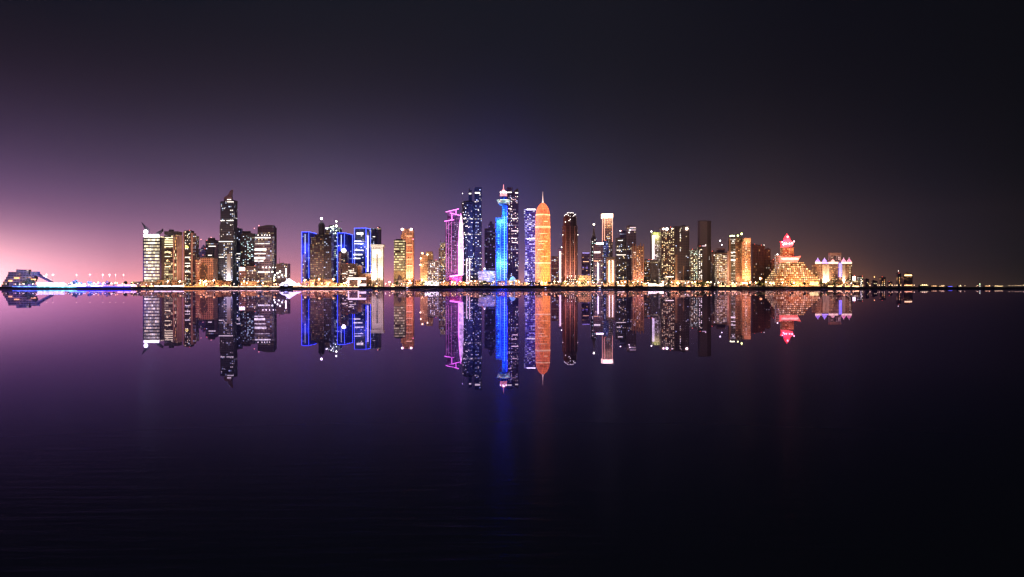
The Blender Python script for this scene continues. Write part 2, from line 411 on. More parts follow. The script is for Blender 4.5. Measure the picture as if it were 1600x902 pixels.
# --- stepped hotel on the left
hw = facade('stepped_hotel_wall', (.7,.58,.62), (.08,.06,.08), a=WARM, b=CREAM, st=1.2, p=.12, band=0, cw=7, ch=4, gx=.1, gz=.5)
s = Bld('stepped_hotel', 'low stepped concrete hotel with overhanging floors at the far end of the shore', 'stepped hotel', 3, 56, 421, 2400, 0, 'hotel', 40)
for i, (a, b, c, e) in enumerate([(3,60,444.5,None),(5,36,440,444.6),(7,48,436.5,440.1),(9,50,432.5,436.6),(11,52,429,432.6),(12,24,425,429.1),(46,55,424.3,429.1)]):
    s.box('floor_block' if i else 'podium', a, b, e, c, hw, i*.9-2, 40-i*3)
s.box('lift_tower', 24, 28.2, 429.2, 421, plain('pale_render', (.55,.48,.5)), 4, 12)
s.box('upper_storey', 28.6, 43, 429.2, 421.3, hw, 5, 14)
for (a,b,py) in [(23,31,434.6),(50,57,437),(14,20,439)]: s.hband(a, b, py, glow('warm_band', WARM, 3), 3, -3)
obj('ramp_roof', MB().slab([(s.X(54),s.Z(426.5)),(s.X(77),s.Z(440)),(s.X(77),s.Z(441.8)),(s.X(54),s.Z(430.5))], 4, 24), plain('mauve_roof', (.35,.26,.33)), s.t)

# --- white banded tower with two roof fins
m = facade('white_banded_facade', (.16,.12,.14), (.06,.05,.05), a=(1,.80,.5), b=(1,.9,.7), st=3.4, p=.96, band=.9, cw=4.2, ch=7.6, gx=.1, gz=.42, clump=.05)
s = simple('banded_tower', 'bright cream lit office tower with floor bands and two curved roof fins, leftmost tall tower', 'cream banded tower', 225, 248.5, 369, 2420, m, 0, roof=False)
s.hband(224.5, 248.5, 368.4, glow('crown_white', (1,.93,.95), 6), 6.5, -.3, 'crown_light')
s.box('side_wall', 248.7, 252, None, 371, plain('dark_plum_wall', (.12,.09,.13)), 1, 20)
s.box('edge_wall', 223, 224.8, None, 372, plain('dark_plum_wall', (.12,.09,.13)), 1, 20)
s.lamp(228, 362.5, (1,.95,1), 10, 5)
dk = plain('dark_fin', (.10,.08,.12))
obj('roof_fin', MB().slab([(s.X(a),s.Z(b)) for a,b in ((219,347),(224,352),(231.5,358.5),(230,364),(226,362),(223,356))], 8, 11), dk, s.t)
obj('roof_fin', MB().slab([(s.X(a),s.Z(b)) for a,b in ((252.5,357),(253,361),(247,367),(240,367),(243,362.5),(248,360.5))], 8, 11), dk, s.t)
# --- second tower
m = facade('glass_cream_facade', (.14,.11,.13), (.03,.025,.035), a=(1,.84,.45), b=CREAM, st=1.6, p=.5, band=.1, cw=6, ch=6.5, gx=.15, gz=.4, clump=1.2)
s = Bld('slab_tower', 'dark glass tower with pale pink side piers and rows of yellow windows', 'pink-piered tower', 253, 278, 361, 2450)
pk = plain('pink_stone', (.75,.52,.56), .7)
s.box('tower_shaft', 256.5, 270, None, 368, m, .5); s.box('side_pier', 253, 256.4, None, 369.5, pk, 0)
s.box('side_pier', 270.1, 272, None, 367, pk, 0); s.box('side_pier', 276.4, 278, None, 368, pk, 0)
s.box('stair_bay', 272.1, 276.3, None, 367, facade('bay_windows', (.3,.2,.22), a=CREAM, b=WARM, st=2, p=.75, band=0, cw=3.2, ch=8, gx=.3, gz=.3, clump=.2), .3)
s.box('crown', 256, 277, 366.9, 361.5, concrete, 2); s.box('roof_plant', 262, 268, 361.4, 358.5, concrete, 8, 10)
for py in (371.5, 375, 378.5, 382, 385.5, 394, 401, 417): s.hband(257.5, 270 if py<386 else 266, py, glow('yellow_band', (1,.85,.45), 2.6), 1.8, .3)
s.wins(16, 257, 269.5, 440, 388, (CREAM, WARM), 4, .35)
# --- third
m = facade('teal_glass', (.07,.07,.09), (.03,.035,.05), a=CREAM, b=(.8,.9,.9), st=2, p=.22, band=.14, cw=4, ch=5.2, clump=1)
s = Bld('narrow_tower', 'narrow dark glass tower with a yellow diamond sign and a pink blank side wall', 'diamond sign tower', 286, 305, 361, 2480)
s.box('tower_shaft', 288, 298, None, 361.5, m, .5); s.box('side_wall', 298.1, 301.4, None, 364, pk, 0); s.box('rear_block', 301.5, 305.5, None, 368.5, facade('b', (.25,.17,.2), p=.15, st=1.5), 2)
s.box('edge_pier', 286, 287.9, None, 362.5, pk, 0)
x, z = s.X(292), s.Z(386.4)
b = MB(); pts = [(x-3.4,z),(x,z+3.4),(x+3.4,z),(x,z-3.4)]
for i in range(4):
    p, q = pts[i], pts[(i+1)%4]; b.bar((p[0],-.2,p[1]), (q[0],-.2,q[1]), 1.1)
obj('diamond_sign', b, glow('yellow_sign', (1,.85,.2), 4), s.t)
s.wins(26, 288.5, 297.5, 440, 364, (CREAM, WHITE), 6, .35); s.roof(288, 298, 361.5, 2)
for py in (402, 411.5, 416, 425): s.hband(289, 297, py, glow('white_band', WHITE, 2.2), 1.6, .3)
# --- arch building
m = facade('rose_stone', (.45,.27,.24), (.08,.04,.04), a=WARM, b=CREAM, st=1.0, p=.12, band=.03, cw=4.5, ch=5, gx=.45, gz=.4)
s = Bld('arch_building', 'reddish stone office block with a tall pointed arch in its front', 'pointed arch block', 305.5, 334, 403.5, 2440, 0, 'office building')
s.box('wing', 305.5, 312, None, 406, m); s.box('wing', 324, 333.5, None, 403.5, m)
zc = s.Z(403.5); b = MB()
b.slab([(s.X(312),s.Z(417)),(s.X(318),s.Z(408)),(s.X(324),s.Z(417)),(s.X(324),zc),(s.X(312),zc)], 0, s.d)
obj('arch_head', b, m, s.t); s.box('glazed_hall', 312, 324, None, 409, facade('hall_glass', (.12,.07,.08), a=WARM, b=ORANGE, st=1, p=.35, band=0, cw=3, ch=4), 5, 12)
s.roof(306, 333, 403.5, 3); s.wins(8, 306, 333, 440, 408, (WARM, CREAM), 4)
# towers behind it
s = simple('stepped_tower', 'short mauve tower with a pale cone roof behind the pointed arch block', 'cone roofed tower', 307, 322, 390, 2560, facade('c', (.35,.24,.27), p=.08, st=1.5), 5, cols=(REDO, CREAM))
obj('cone_roof', MB().lathe([(8, s.Z(392)), (5, s.Z(386)), (.5, s.Z(382))], 12, s.X(316), s.d/2), pk, s.t)
s.antenna(312, 390, 374, .5, (1,.3,.3), 6)
s = simple('office_tower', 'dark blue-grey tower with two white lit floors left of the wedge-crowned skyscraper', 'two-lit-floors tower', 321, 341, 377, 2520, facade('d', (.16,.15,.22), (.03,.03,.06), p=.05, st=1.4, band=.04), 6, cols=(COOL,))
s.box('crown', 324, 333, 377, 371.5, concrete, 5, 14); s.hband(326, 337, 385, glow('white_band', WHITE, 2.2), 1.8); s.hband(325, 331, 399, glow('white_band', WHITE, 2.2), 1.8)
s.box('side_pier', 335, 340.5, None, 380, pk, -.4, 4); s.lamp(329, 371, (1,.35,.35), 5, .9, 5)
# --- wedge crowned skyscraper
m = facade('wedge_tower_glass', (.13,.14,.2), (.04,.05,.08), a=WHITE, b=COOL, st=1.8, p=.07, band=.02, cw=4, ch=4.5)
s = Bld('wedge_crowned_skyscraper', 'tallest dark blue skyscraper of the left group with a slanted pink wedge crown', 'wedge-crowned skyscraper', 341.5, 365.5, 314, 2500)
s.box('lower_shaft', 341.5, 363.8, None, 377, m); s.box('middle_shaft', 343, 364.6, 377.1, 351, m, 1); s.box('upper_shaft', 344, 365, 351.1, 314.5, m, 2)
obj('crown', MB().slab([(s.X(a),s.Z(b)) for a,b in ((348.5,314.4),(349,308),(355,304.5),(358,298.5),(361.5,296),(360.2,304),(361,314.4))], 6, 18), plain('rose_metal', (.5,.28,.28), .4), s.t)
s.box('shoulder', 361, 365, 314.4, 312.5, concrete, 4)
for (a,b,py) in ((344.5,351,344.8),(354,365,344.8),(341.8,364,377.6),(342,350,402),(355,365,315.6),(355,361,312)): s.hband(a, b, py, glow('white_band', WHITE, 2.2), 1.8, -.3)
s.wins(60, 349, 363.3, 441, 380, (WHITE, COOL, CREAM), 5); s.wins(14, 344.5, 364.5, 376, 318, (COOL, WHITE), 3, .8)
obj('floodlit_panel', MB().box(s.X(354.5), s.X(360.5), -1, -.3, s.Z(444), s.Z(397)), plain('pale_panel', (.7,.68,.7)), s.t)
spot('floodlight', (s.cx+s.X(357.5), s.Y-14, 5), (s.cx+s.X(357.5), s.Y-1, 40), 2.2e5, (1,.85,.8), 70)
s = simple('office_tower', 'navy tower leaning against the right side of the wedge-crowned skyscraper', 'navy tower beside the wedge crown', 363, 376, 358, 2560, facade('e', (.10,.10,.2), (.03,.03,.09), a=COOL, b=BLUE, p=.1, st=1.5), 8, cols=(COOL,))
s.wins(26, 364, 375, 441, 400, (WHITE, COOL), 6); s.hband(362.5, 375, 396.5, glow('white_band', WHITE, 2.2), 1.6); s.hband(362.5, 375, 404, glow('white_band', WHITE, 2.2), 1.6)
s = simple('office_tower', 'slate tower speckled with cyan-white windows between the navy tower and the broad banded tower', 'cyan speckled tower', 375.5, 397, 366, 2540, facade('f', (.13,.12,.17), (.03,.04,.05), a=(.6,.9,.95), b=CREAM, p=.12, st=1.5), 22, cols=((.65,.95,.95), COOL), st=5)
s.box('crown', 378, 389, 366, 361, concrete, 6, 12); s.wins(16, 386, 395, 418, 378, ((.65,.95,.95),), 6)
s = Bld('curved_tower', 'broad purple-grey tower with wide lit floor bands and a row of roof lights', 'broad banded tower', 396.5, 424, 369, 2450)
m = facade('g', (.3,.24,.36), (.05,.05,.1), a=CREAM, b=COOL, st=1.3, p=.28, band=.18, cw=4, ch=5.5)
b = MB(); x0, x1 = s.X(396.5), s.X(424)
b.prism([(x0+(x1-x0)*i/8, 6*(2*i/8-1)**2) for i in range(9)]+[(x1,30),(x0,30)], 0, s.Z(369)); obj('tower_shaft', b, m, s.t)
for (a,b_,py,h) in ((397.5,422,371.5,2.5),(397,416,390,5),(397,415,396.5,2),(396.5,414,403.5,5),(398,413,381,1.6),(401,421,425.5,2.5),(397,412,408,2),(410,421,381,1.4)):
    obj('window_band', MB().prism([(s.X(a)+(s.X(b_)-s.X(a))*i/6, 6*(2*(s.X(a)+(s.X(b_)-s.X(a))*i/6-x0)/(x1-x0)-1)**2-.7) for i in range(7)]+[(s.X(b_),7),(s.X(a),7)], s.Z(py)-h/2, s.Z(py)+h/2), glow('cream_band', (1,.93,.85), 2.2, vary=.5), s.t)
for px in (403,409,413,417,421): s.lamp(px, 367.5, WHITE, 6, 1.0, 2)
for px in (411,416,421.5,427,431.5): s.lamp(px, 418, WHITE, 8, 1.3, -1)
s = simple('office_tower', 'brown tower with a slanting roof rising behind the broad banded tower', 'slanting roof tower', 402.5, 427.5, 355, 2560, facade('h', (.2,.14,.2), (.05,.04,.08), p=.04, st=1.2, band=.02), 6, roof=False)
obj('slanted_roof', MB().slab([(s.X(402.5),s.Z(355)),(s.X(427),s.Z(355)),(s.X(426.5),s.Z(352)),(s.X(418),s.Z(351.5)),(s.X(403),s.Z(354.6))], 1, 25), concrete, s.t)
for px in (397,404,422.5): s.lamp(px, 352.5 if px > 400 else 357, (1,.3,.3), 5, 1.1, 3)
s = simple('office_block', 'squat block with a large white sign light on its roof below the cyan speckled tower', 'white sign block', 373.5, 385, 419, 2430, facade('i', (.35,.22,.27), p=.1, st=1.5), 4, cat='office building')
obj('roof_sign', MB().box(s.X(374), s.X(382.5), -1, .5, s.Z(423), s.Z(418)), glow('sign_white', WHITE, 6), s.t)
s = simple('office_block', 'plain dark purple block in front of the cyan speckled tower', 'dark purple block', 385.5, 400, 417, 2425, facade('j', (.13,.11,.17), p=.06, st=2), 8, cat='office building', cols=(WHITE,))
s = simple('office_block', 'dark block with a rooftop mast and greenish floodlights at its foot', 'masted dark block', 431, 450, 413, 2440, facade('k', (.16,.12,.16), p=.05, st=2), 5, cat='office building')
s.antenna(434.5, 413, 402, .7); s.antenna(441, 413, 409, .5)
obj('vertical_sign', MB().box(s.X(446), s.X(447.6), -1, .2, s.Z(433), s.Z(420)), glow('sign_white', WHITE, 6), s.t)
for (px, py) in ((426,425),(430,430),(434,427),(438,424.5),(441,430),(436,433),(429,434)): s.lamp(px, py, (.97,1,.8), 7, 1.9, -3, 'floodlight')

# --- blue outlined buildings
blue_led = glow('blue_led', (.035,.07,1), 6, True, vary=.35)
def outlined(label, short, px0, pxm, px1, pyt, pyside, Y, mat, low=None, nwin=8):
    s = Bld('outlined_tower', label, short, px0, px1, pyt, Y)
    xa, xm, xb = s.X(px0), s.X(pxm), s.X(px1); ya, ym, yb = 4, 0, 16
    zt, zs = s.Z(pyt), s.Z(pyside)
    b = MB(); b.prism([(xa,ya),(xm,ym),(xb,yb),(xb,38),(xa,38)], 0, zt, ztop=[zt,zt,zs,zs,zt]); obj('tower_shaft', b, mat, s.t)
    def ed(p, q): obj('light_strip', MB().bar(p, q, .9), blue_led, s.t)
    ed((xa,ya-.9,s.Z(442)),(xa,ya-.9,zt)); ed((xa,ya-.9,zt),(xm,ym-.9,zt)); ed((xm,ym-.9,s.Z(434)),(xm,ym-.9,zt)); ed((xm,ym-.9,zt),(xb,yb-.9,zs))
    if px1-pxm > 5: ed((xb,yb-.9,s.Z(438)),(xb,yb-.9,zs))
    spot('led_wash', (s.cx+s.X((px0+pxm)/2), Y-20, s.Z(pyt)*.75), (s.cx+s.X((px0+pxm)/2), Y, s.Z(pyt)*.7), 6e4, (.1,.15,1), 110)
    if nwin: s.wins(nwin, px0+.8, pxm-.8, 438, pyt+3, (COOL, CREAM), 5, .8)
    return s
mb_ = facade('l', (.06,.08,.36), (.02,.04,.36), a=COOL, b=BLUE, st=1.1, p=.12, band=.03, cw=3.5, ch=4.5)
s = outlined('blue-edged glass tower with a flat roof, leftmost of those with blue light outlines', 'leftmost blue-outlined tower', 471, 482.5, 492, 362.4, 364.5, 2480, mb_)
s.strip(476.5, 397, 476.5, 366, glow('dim_white_strip', COOL, 1.8), 1.0, 1.2); s.box('lower_cladding', 472, 481.5, None, 398, plain('mauve_cladding', (.5,.38,.5)), -.4+2.2, 3)
s = outlined('middle blue-outlined glass tower, rising behind the round white roof lamp', 'middle blue-outlined tower', 526.8, 538.3, 549.5, 364, 366.5, 2520, mb_)
s.strip(533, 392, 533, 367, glow('dim_white_strip', COOL, 1.8), 1.2, 1.2)
s = outlined('blue-edged glass tower with cream window clusters, rightmost and tallest of the blue-outlined towers', 'rightmost blue-outlined tower', 553.5, 572, 577.5, 356.6, 357.5, 2490, facade('m', (.06,.09,.2), (.03,.06,.16), a=CREAM, b=WHITE, st=1.8, p=.13, band=.05, cw=4, ch=4.5), nwin=12)
for (a,b_,py,h) in ((557,562,365,5),(563,567.5,365,6),(553.5,564,377,2),(553.5,570,381,2),(554,569,391,2),(552.5,566,398,3),(552.5,563,404,2.5),(565,570,411,1.6)):
    s.hband(a, b_, py, glow('cream_band', (1,.93,.85), 2.2, vary=.5), h, 1.2)
obj('lit_edge', MB().box(s.X(573.5), s.X(575.5), 3, 5, s.Z(425), s.Z(368)), glow('lilac_strip', (.65,.6,1), 2.2), s.t)
# --- stepped dark tower with dome turret
m = facade('grid_cream_dim', (.10,.08,.11), (.13,.10,.11), a=CREAM, b=WARM, st=.5, p=.5, band=0, cw=4.6, ch=4.6, gx=.35, gz=.4, clump=.3)
s = Bld('turreted_tower', 'dark stepped tower with small grid windows, a round turret and a bright mast light', 'turreted dark tower', 484, 517, 348, 2430)
s.box('tower_shaft', 486.5, 505.5, None, 371, m); s.box('shoulder', 491, 504, 371.1, 366, m, 3); s.box('side_wing', 505.6, 517.5, None, 366, facade('n', (.1,.09,.12), p=.07, st=1.2, band=.06, a=COOL), 2)
s.box('lower_wing', 484, 486.4, None, 381, m, 2); s.box('side_wing', 507, 514, 365.9, 359, m, 5, 15)
obj('turret', MB().lathe([(7.5, s.Z(372)), (7.5, s.Z(353)), (8.3, s.Z(352.5)), (6, s.Z(349)), (2, s.Z(346.5)), (.4, s.Z(343))], 16, s.X(501), 12), concrete, s.t)
s.antenna(501, 350, 342, .5); s.lamp(501, 341, (1,.88,.95), 14, 2.6, 10)
s.wins(10, 487, 517, 438, 372, (CREAM, COOL), 3); s.box('podium', 485, 519, None, 436, plain('tan_podium', (.4,.25,.18)), -4, 20)
s = Bld('construction_tower', 'unfinished tower with greenish-white work lights and a roof crane behind the turreted tower', 'tower with work lights', 508, 531, 352, 2560)
s.box('tower_shaft', 508, 531, None, 356, facade('o', (.15,.17,.3), (.04,.06,.14), a=(.85,1,.8), b=COOL, st=2, p=.2, band=.03, cw=4, ch=4.5))
s.box('core', 513, 526, 356, 351.5, concrete, 8, 12)
for i in range(24): s.lamp(rnd.uniform(506.5, 526), rnd.uniform(353, 366), rnd.choice(((.85,1,.75),(1,1,.9),(.8,1,.9))), 8, rnd.uniform(.6,1.3), -1, 'work_light')
b = MB().bar((s.X(527),6,s.Z(357)), (s.X(527),6,s.Z(345)), 1).bar((s.X(521),6,s.Z(346.5)), (s.X(534),6,s.Z(346)), .9).bar((s.X(527),6,s.Z(344)), (s.X(531),6,s.Z(346)), .4); obj('roof_crane', b, steel, s.t)
s.lamp(525, 345.8, (.95,1,.85), 10, 2.0, 4); s.lamp(525.5, 353, (.95,1,.7), 12, 2.4, 0, 'work_light')
s = simple('slim_tower', 'slim mauve-walled tower carrying one round white roof lamp', 'round-lamp tower', 529, 543, 394, 2450, facade('p', (.12,.1,.16), p=.08, st=1.5), 6)
s.box('side_pier', 528.6, 533, None, 396, facade('q', (.5,.36,.5), (.2,.14,.25), p=.02, st=1, cw=3.5, ch=4), -.5, 10)
s.lamp(537, 392, (1,.98,.85), 12, 5.2, 2)
m = facade('r', (.09,.07,.09), (.03,.02,.03), a=WHITE, b=CREAM, st=2, p=.08, band=0, cw=4, ch=4)
s = simple('office_block', 'dark low block with a few white window dashes below the middle blue-outlined tower', 'dark dashed block', 534, 556.5, 413, 2420, m, 12, cat='office building', cols=(WHITE,), st=6)
for (a,b_,py) in ((545,553,423.5),(546,556,426.5),(545.5,551,431),(535,539,427.5)): s.hband(a, b_, py, glow('white_band', WHITE, 2.2), 1.2)
m = facade('s', (.45,.24,.16), (.12,.05,.04), a=WARM, b=CREAM, st=.7, p=.1, band=0, cw=4, ch=4, gz=.5)
s = Bld('brick_block', 'reddish stepped block with a taller stub tower left of the white floodlit tower', 'reddish stepped block', 556, 584, 414, 2440, 0, 'office building')
s.box('stub_tower', 556, 564.5, None, 415, m, 2); s.box('main_block', 561, 583, None, 428, m); s.box('corner_tower', 579, 583.5, 428, 424, m); s.roof(564.6, 579, 428, 2); s.wins(6, 561, 583, 441, 430, (WARM,), 4)
# white portal frame pavilion
s = Bld('portal_pavilion', 'pavilion with a glowing white portal frame and dark cross braces on the waterfront', 'white portal pavilion', 543, 572, 434, 2385, 0, 'pavilion', 14)
wf = glow('portal_white', (1,.82,.82), 2.2, True)
b = MB(); b.box(s.X(543.5), s.X(572), -.5, 1.5, s.Z(437), s.Z(434)).box(s.X(543.5), s.X(545.5), -.4, 1.4, 0, s.Z(437)).box(s.X(559), s.X(561), -.4, 1.4, 0, s.Z(437)).box(s.X(561), s.X(572), -.4, 1.4, s.Z(447), s.Z(443.5))
obj('portal_frame', b, wf, s.t); s.box('hall', 544, 571.5, None, 437.2, plain('dim_hall', (.15,.1,.1)), 2, 12)
b = MB()
for a, c in ((547,552),(552,547),(552,558),(558,552)): b.bar((s.X(a),.8,s.Z(446)), (s.X(c),.8,s.Z(438)), .8)
obj('cross_brace', b, dk, s.t)
# dark rounded tower + white floodlit tower
s = Bld('round_top_tower', 'dark blue tower with a rounded domed top behind the white floodlit tower', 'dark domed tower', 578, 595, 355, 2570)
nb = facade('t', (.1,.1,.22), (.04,.04,.12), a=COOL, b=CREAM, st=1.5, p=.06)
s.box('side_wing', 578, 586, None, 357, nb, 4); obj('tower_shaft', MB().lathe([(7, 0), (7, s.Z(362)), (7.4, s.Z(361)), (6.5, s.Z(357)), (3.5, s.Z(354.5)), (.5, s.Z(353.5))], 18, s.X(590.5), 12), nb, s.t)
s.wins(8, 579, 585, 400, 372, (COOL,), 5, 3.8); s.hband(582, 586, 370, glow('white_band', WHITE, 2.2), 1.6, 3.6); s.lamp(590, 355.5, (1,.3,.3), 6, .9, 4)
s = Bld('floodlit_tower', 'tall narrow white floodlit tower with a flared top left of the yellow-windowed tower', 'white floodlit tower', 579, 599, 381.6, 2430)
wp = plain('white_render', (.8,.77,.72), .7, 0, .1)
b = MB(); m = facade('u', (.8,.77,.72), (.25,.22,.2), a=CREAM, b=WARM, st=1.2, p=.3, band=0, cw=3.4, ch=4.3, gx=.45, gz=.5)
s.box('tower_shaft', 581, 597.6, None, 386, m, .8); s.box('crown', 579, 599.2, 385.9, 382, wp, -1.2, s.d+2)
for a in (580.7, 584.6, 593.6, 596.8): s.box('pilaster', a, a+1.4, None, 386, wp, -.5, 2)
s.box('window_column', 588, 591, None, 392, facade('v', (.3,.28,.26), (.05,.05,.05), p=.2, st=1.2, cw=3, ch=4), .4, 2)
s.box('panel', 582.5, 596, 397, 389, wp, -.1, 1)
for k, px in enumerate((583, 595)): spot('floodlight', (s.cx+s.X(px), s.Y-24, 5), (s.cx+s.X(px), s.Y, 62), 6.5e5, (1,.86,.68), 80)
spot('floodlight', (s.cx, s.Y-26, 60), (s.cx, s.Y, 95), 1.2e5, (1,.85,.75), 70)

# --- D group
m = facade('w', (.3,.25,.18), (.05,.05,.04), a=(1,.86,.42), b=CREAM, st=1.7, p=.9, band=.4, cw=4.5, ch=6.1, gx=.12, gz=.5, clump=.25)
s = simple('arch_based_tower', 'tower of greenish-yellow window bands standing on a stone base with a tall arch', 'yellow-windowed tower', 615.5, 632, 376, 2420, m, 0, podium=False)
st_ = plain('olive_stone', (.4,.34,.22)); s.box('stone_base', 615.2, 632.4, None, 424, st_, -.6, s.d+1)
s.box('side_wall', 632.1, 633.5, None, 378, st_, .5, 20)
obj('arch_opening', MB().slab([(s.X(621.5),.5),(s.X(627.5),.5),(s.X(627.5),s.Z(433)),(s.X(624.5),s.Z(429)),(s.X(621.5),s.Z(433))], -1.1, -.3), dk, s.t)
s.wins(5, 616, 632, 441, 430, (WARM,), 3, -.8); s.box('roof_plant', 618, 628, 376, 373.5, concrete, 5, 10)
m = facade('x', (.62,.34,.22), (.35,.17,.12), a=WARM, b=ORANGE, st=1.0, p=.25, band=.05, cw=4, ch=4.5, gx=.4)
s = Bld('orange_tower', 'orange floodlit tower with two white lamps on its roof corners behind the yellow-windowed tower', 'twin-lamp orange tower', 626, 647, 356.5, 2480)
s.box('tower_shaft', 628, 645.5, None, 362, m, .6); s.box('crown', 629.5, 644.5, 362, 357.5, m, 2)
for a in (634.5, 639, 644.5): s.box('pilaster', a, a+1.3, None, 360, plain('orange_render', (.7,.38,.25)), -.3, 1)
s.box('side_bay', 626, 628, None, 366, m, 3)
for px in (628.5, 642.5): s.lamp(px, 358.5, (1,.75,.72), 12, 2.8, 0)
for py in (369, 383, 395, 405, 415, 425): s.hband(635, 644, py, glow('orange_band', (1,.5,.25), 2), 1.4, -.2)
s.lamp(645.5, 374, (1,.2,.3), 6, 1.2, -1)
for px in (632, 641): spot('floodlight', (s.cx+s.X(px), s.Y-22, 5), (s.cx+s.X(px), s.Y, 66), 6e5, (1,.42,.25), 80)
# mid-rise cluster
m = facade('y', (.6,.42,.28), (.3,.18,.12), a=WARM, b=CREAM, st=1.3, p=.25, band=.03)
s = simple('mid_rise', 'sandy floodlit mid-rise with notched roofline right of the twin-lamp orange tower', 'sandy notched mid-rise', 656.5, 669, 399, 2480, m, 8, cols=(WARM, CREAM), cat='apartment building')
s.box('roof_turret', 657, 662, 399, 394, m, 1, 10); s.box('roof_turret', 665, 675.5, 399, 393, m, 3, 12); s.box('rear_wing', 669.1, 676, None, 397, m, 4, 20)
for px, py in ((657.5,404),(657,414),(668,398),(660,396)): s.lamp(px, py, (1,.7,.4), 7, 2.0, -1)
spot('floodlight', (s.cx, s.Y-20, 5), (s.cx, s.Y, 45), 2.5e5, (1,.55,.3), 90)
m = facade('z', (.3,.24,.27), (.05,.05,.08), a=WHITE, b=CREAM, st=2.2, p=.4, band=.02, cw=4, ch=4.2)
s = simple('mid_rise', 'grey mid-rise with dense white windows between the sandy mid-rise and the spiky brown tower', 'dense white-windowed mid-rise', 668, 686, 408, 2440, m, 30, cols=(WHITE, COOL), cat='apartment building')
m = facade('aa', (.36,.27,.27), (.05,.05,.09), a=CREAM, b=COOL, st=1.8, p=.3, band=.03, cw=3.8, ch=4)
s = Bld('spiky_tower', 'brown-mauve residential tower with a horned left turret, left of the pink neon tower', 'horned brown tower', 685.5, 706, 377, 2455)
s.box('tower_shaft', 685.5, 703, None, 388, m); s.box('turret', 687.5, 695.5, 388, 379, m, 2, 14); s.box('side_wing', 703.1, 706.5, None, 395, m, 3)
for a in (687.9, 694.4): obj('horn', MB().lathe([(.9, s.Z(379.2)), (.1, s.Z(374.5))], 6, s.X(a+.3), 5), concrete, s.t)
s.wins(34, 686, 703, 440, 391, (CREAM, COOL, WARM), 4.5); s.roof(696, 703, 388, 1)
# --- pink neon tower
pinkn = glow('pink_neon', (1,.18,.85), 4.5, True)
m = facade('bb', (.12,.05,.16), (.08,.04,.13), a=(1,.35,.9), b=(.6,.35,1), st=.9, p=.85, band=.2, cw=3.1, ch=3.3, gx=.42, gz=.5, clump=.35)
s = Bld('pink_neon_tower', 'pink neon-edged tower with slanted roof bars and a glowing sail on its right', 'pink neon tower', 695, 724, 327, 2440)
xa, xb = s.X(696.5), s.X(717)
b = MB(); b.slab([(s.X(696),0),(s.X(717.3),0),(s.X(717.3),s.Z(335)),(s.X(709),s.Z(334)),(s.X(696,),s.Z(347))], 0, 26); obj('tower_shaft', b, m, s.t)
obj('upper_shaft', MB().slab([(s.X(698.5),s.Z(346)),(s.X(713),s.Z(346)),(s.X(713),s.Z(328)),(s.X(698.5),s.Z(331.5))], 3, 22), m, s.t)
for (a,b_,c,e) in ((696.5,331.5,717,326.5),(703,333,719.5,337),(694.5,346,709,343.5),(706,343,706,335),(712.5,335,712.5,328)): s.strip(a, b_, c, e, pinkn, 1.45, -1.5)
for px_ in (697.2, 701, 705.2): s.strip(px_, 425, px_, 347, glow('dim_pink_strip', (1,.2,.8), 1.0, vary=.6), .9, -.5)
s.strip(703, 432, 723, 429.5, pinkn, 3, -4); s.box('podium', 703, 722, None, 432, facade('cc', (.5,.12,.3), (.2,.04,.15), a=PINK, b=REDO, st=1.5, p=.5, cw=4, ch=4), -3, 20)
prof = [(716.6,430),(716.2,395),(716.8,362),(718.3,345),(720.2,334),(721.8,340),(723.2,352),(724,372),(724.2,400),(724,430)]
sailm = glow('sail_glow', (1,.62,.95), 1.9, True, vary=.55)
obj('light_sail', MB().slab([(s.X(a),s.Z(b)) for a,b in prof], -2.5, -.5), sailm, s.t)
s.strip(716.5, 430, 716.3, 380, pinkn, 1.5, -3); s.strip(716.3, 380, 720.2, 334, pinkn, 1.2, -3)
s.wins(26, 697, 716, 425, 350, ((1,.55,.95), (.8,.5,1)), 3, -.2, w=2, h=1.5)
point('neon_light', (s.cx+s.X(712), s.Y-18, 22), 5e4, (1,.12,.5), 2)
# --- dark twin
m = facade('dd', (.07,.07,.13), (.03,.035,.08), a=WHITE, b=(.5,.58,1), st=2.2, p=.11, band=.03, cw=3.8, ch=4.2, clump=1.4)
s = Bld('twin_skyscraper', 'tall dark twin skyscraper with a domed shoulder, just right of the pink sail', 'dark twin skyscraper', 720.5, 752.5, 292, 2500)
obj('tower_shaft', MB().lathe([(s.w*.32, 0), (s.w*.32, s.Z(320)), (s.w*.345, s.Z(319)), (s.w*.33, s.Z(316)), (s.w*.2, s.Z(313.5)), (1, s.Z(313))], 20, s.X(731.3), 16), m, s.t)
s.box('rear_slab', 741.3, 752.3, None, 292.5, m, 4, 22); s.box('turret', 731.8, 737, 316, 296.5, m, 12, 12)
obj('spire', MB().lathe([(2.5, s.Z(297)), (.2, s.Z(293))], 6, s.X(733), 16), concrete, s.t)
s.hband(742, 750, 301.3, glow('white_band', WHITE, 2.2), 3.4, 3.7); s.hband(732.3, 736, 302, glow('white_band', WHITE, 2.2), 3, 11.7)
for i in range(70):
    px = rnd.uniform(723, 739.5); r_ = s.w*.32; xx = s.X(px)-s.X(731.3); yy = 16-math.sqrt(max(0, r_*r_-xx*xx))
    obj('window', win_mesh(rnd.choice((WHITE, COOL, (1,.8,.85))), rnd.choice((2,3.5,6)), 2.0, 1.7), None, s.t, (s.X(px), yy-.35, s.Z(rnd.uniform(436, 322))))
s.wins(26, 742, 752, 438, 305, (COOL, WHITE, (.4,.5,1)), 6, 3.8)
for px in (729.5, 733.5): s.strip(px, 441, px-.6 if px<731 else px+.4, 405, glow('rose_strip', (1,.65,.65), 1.8), 2.2, -1.6)
s.antenna(722.2, 316, 301.5, .3, (1,.85,1), 8)
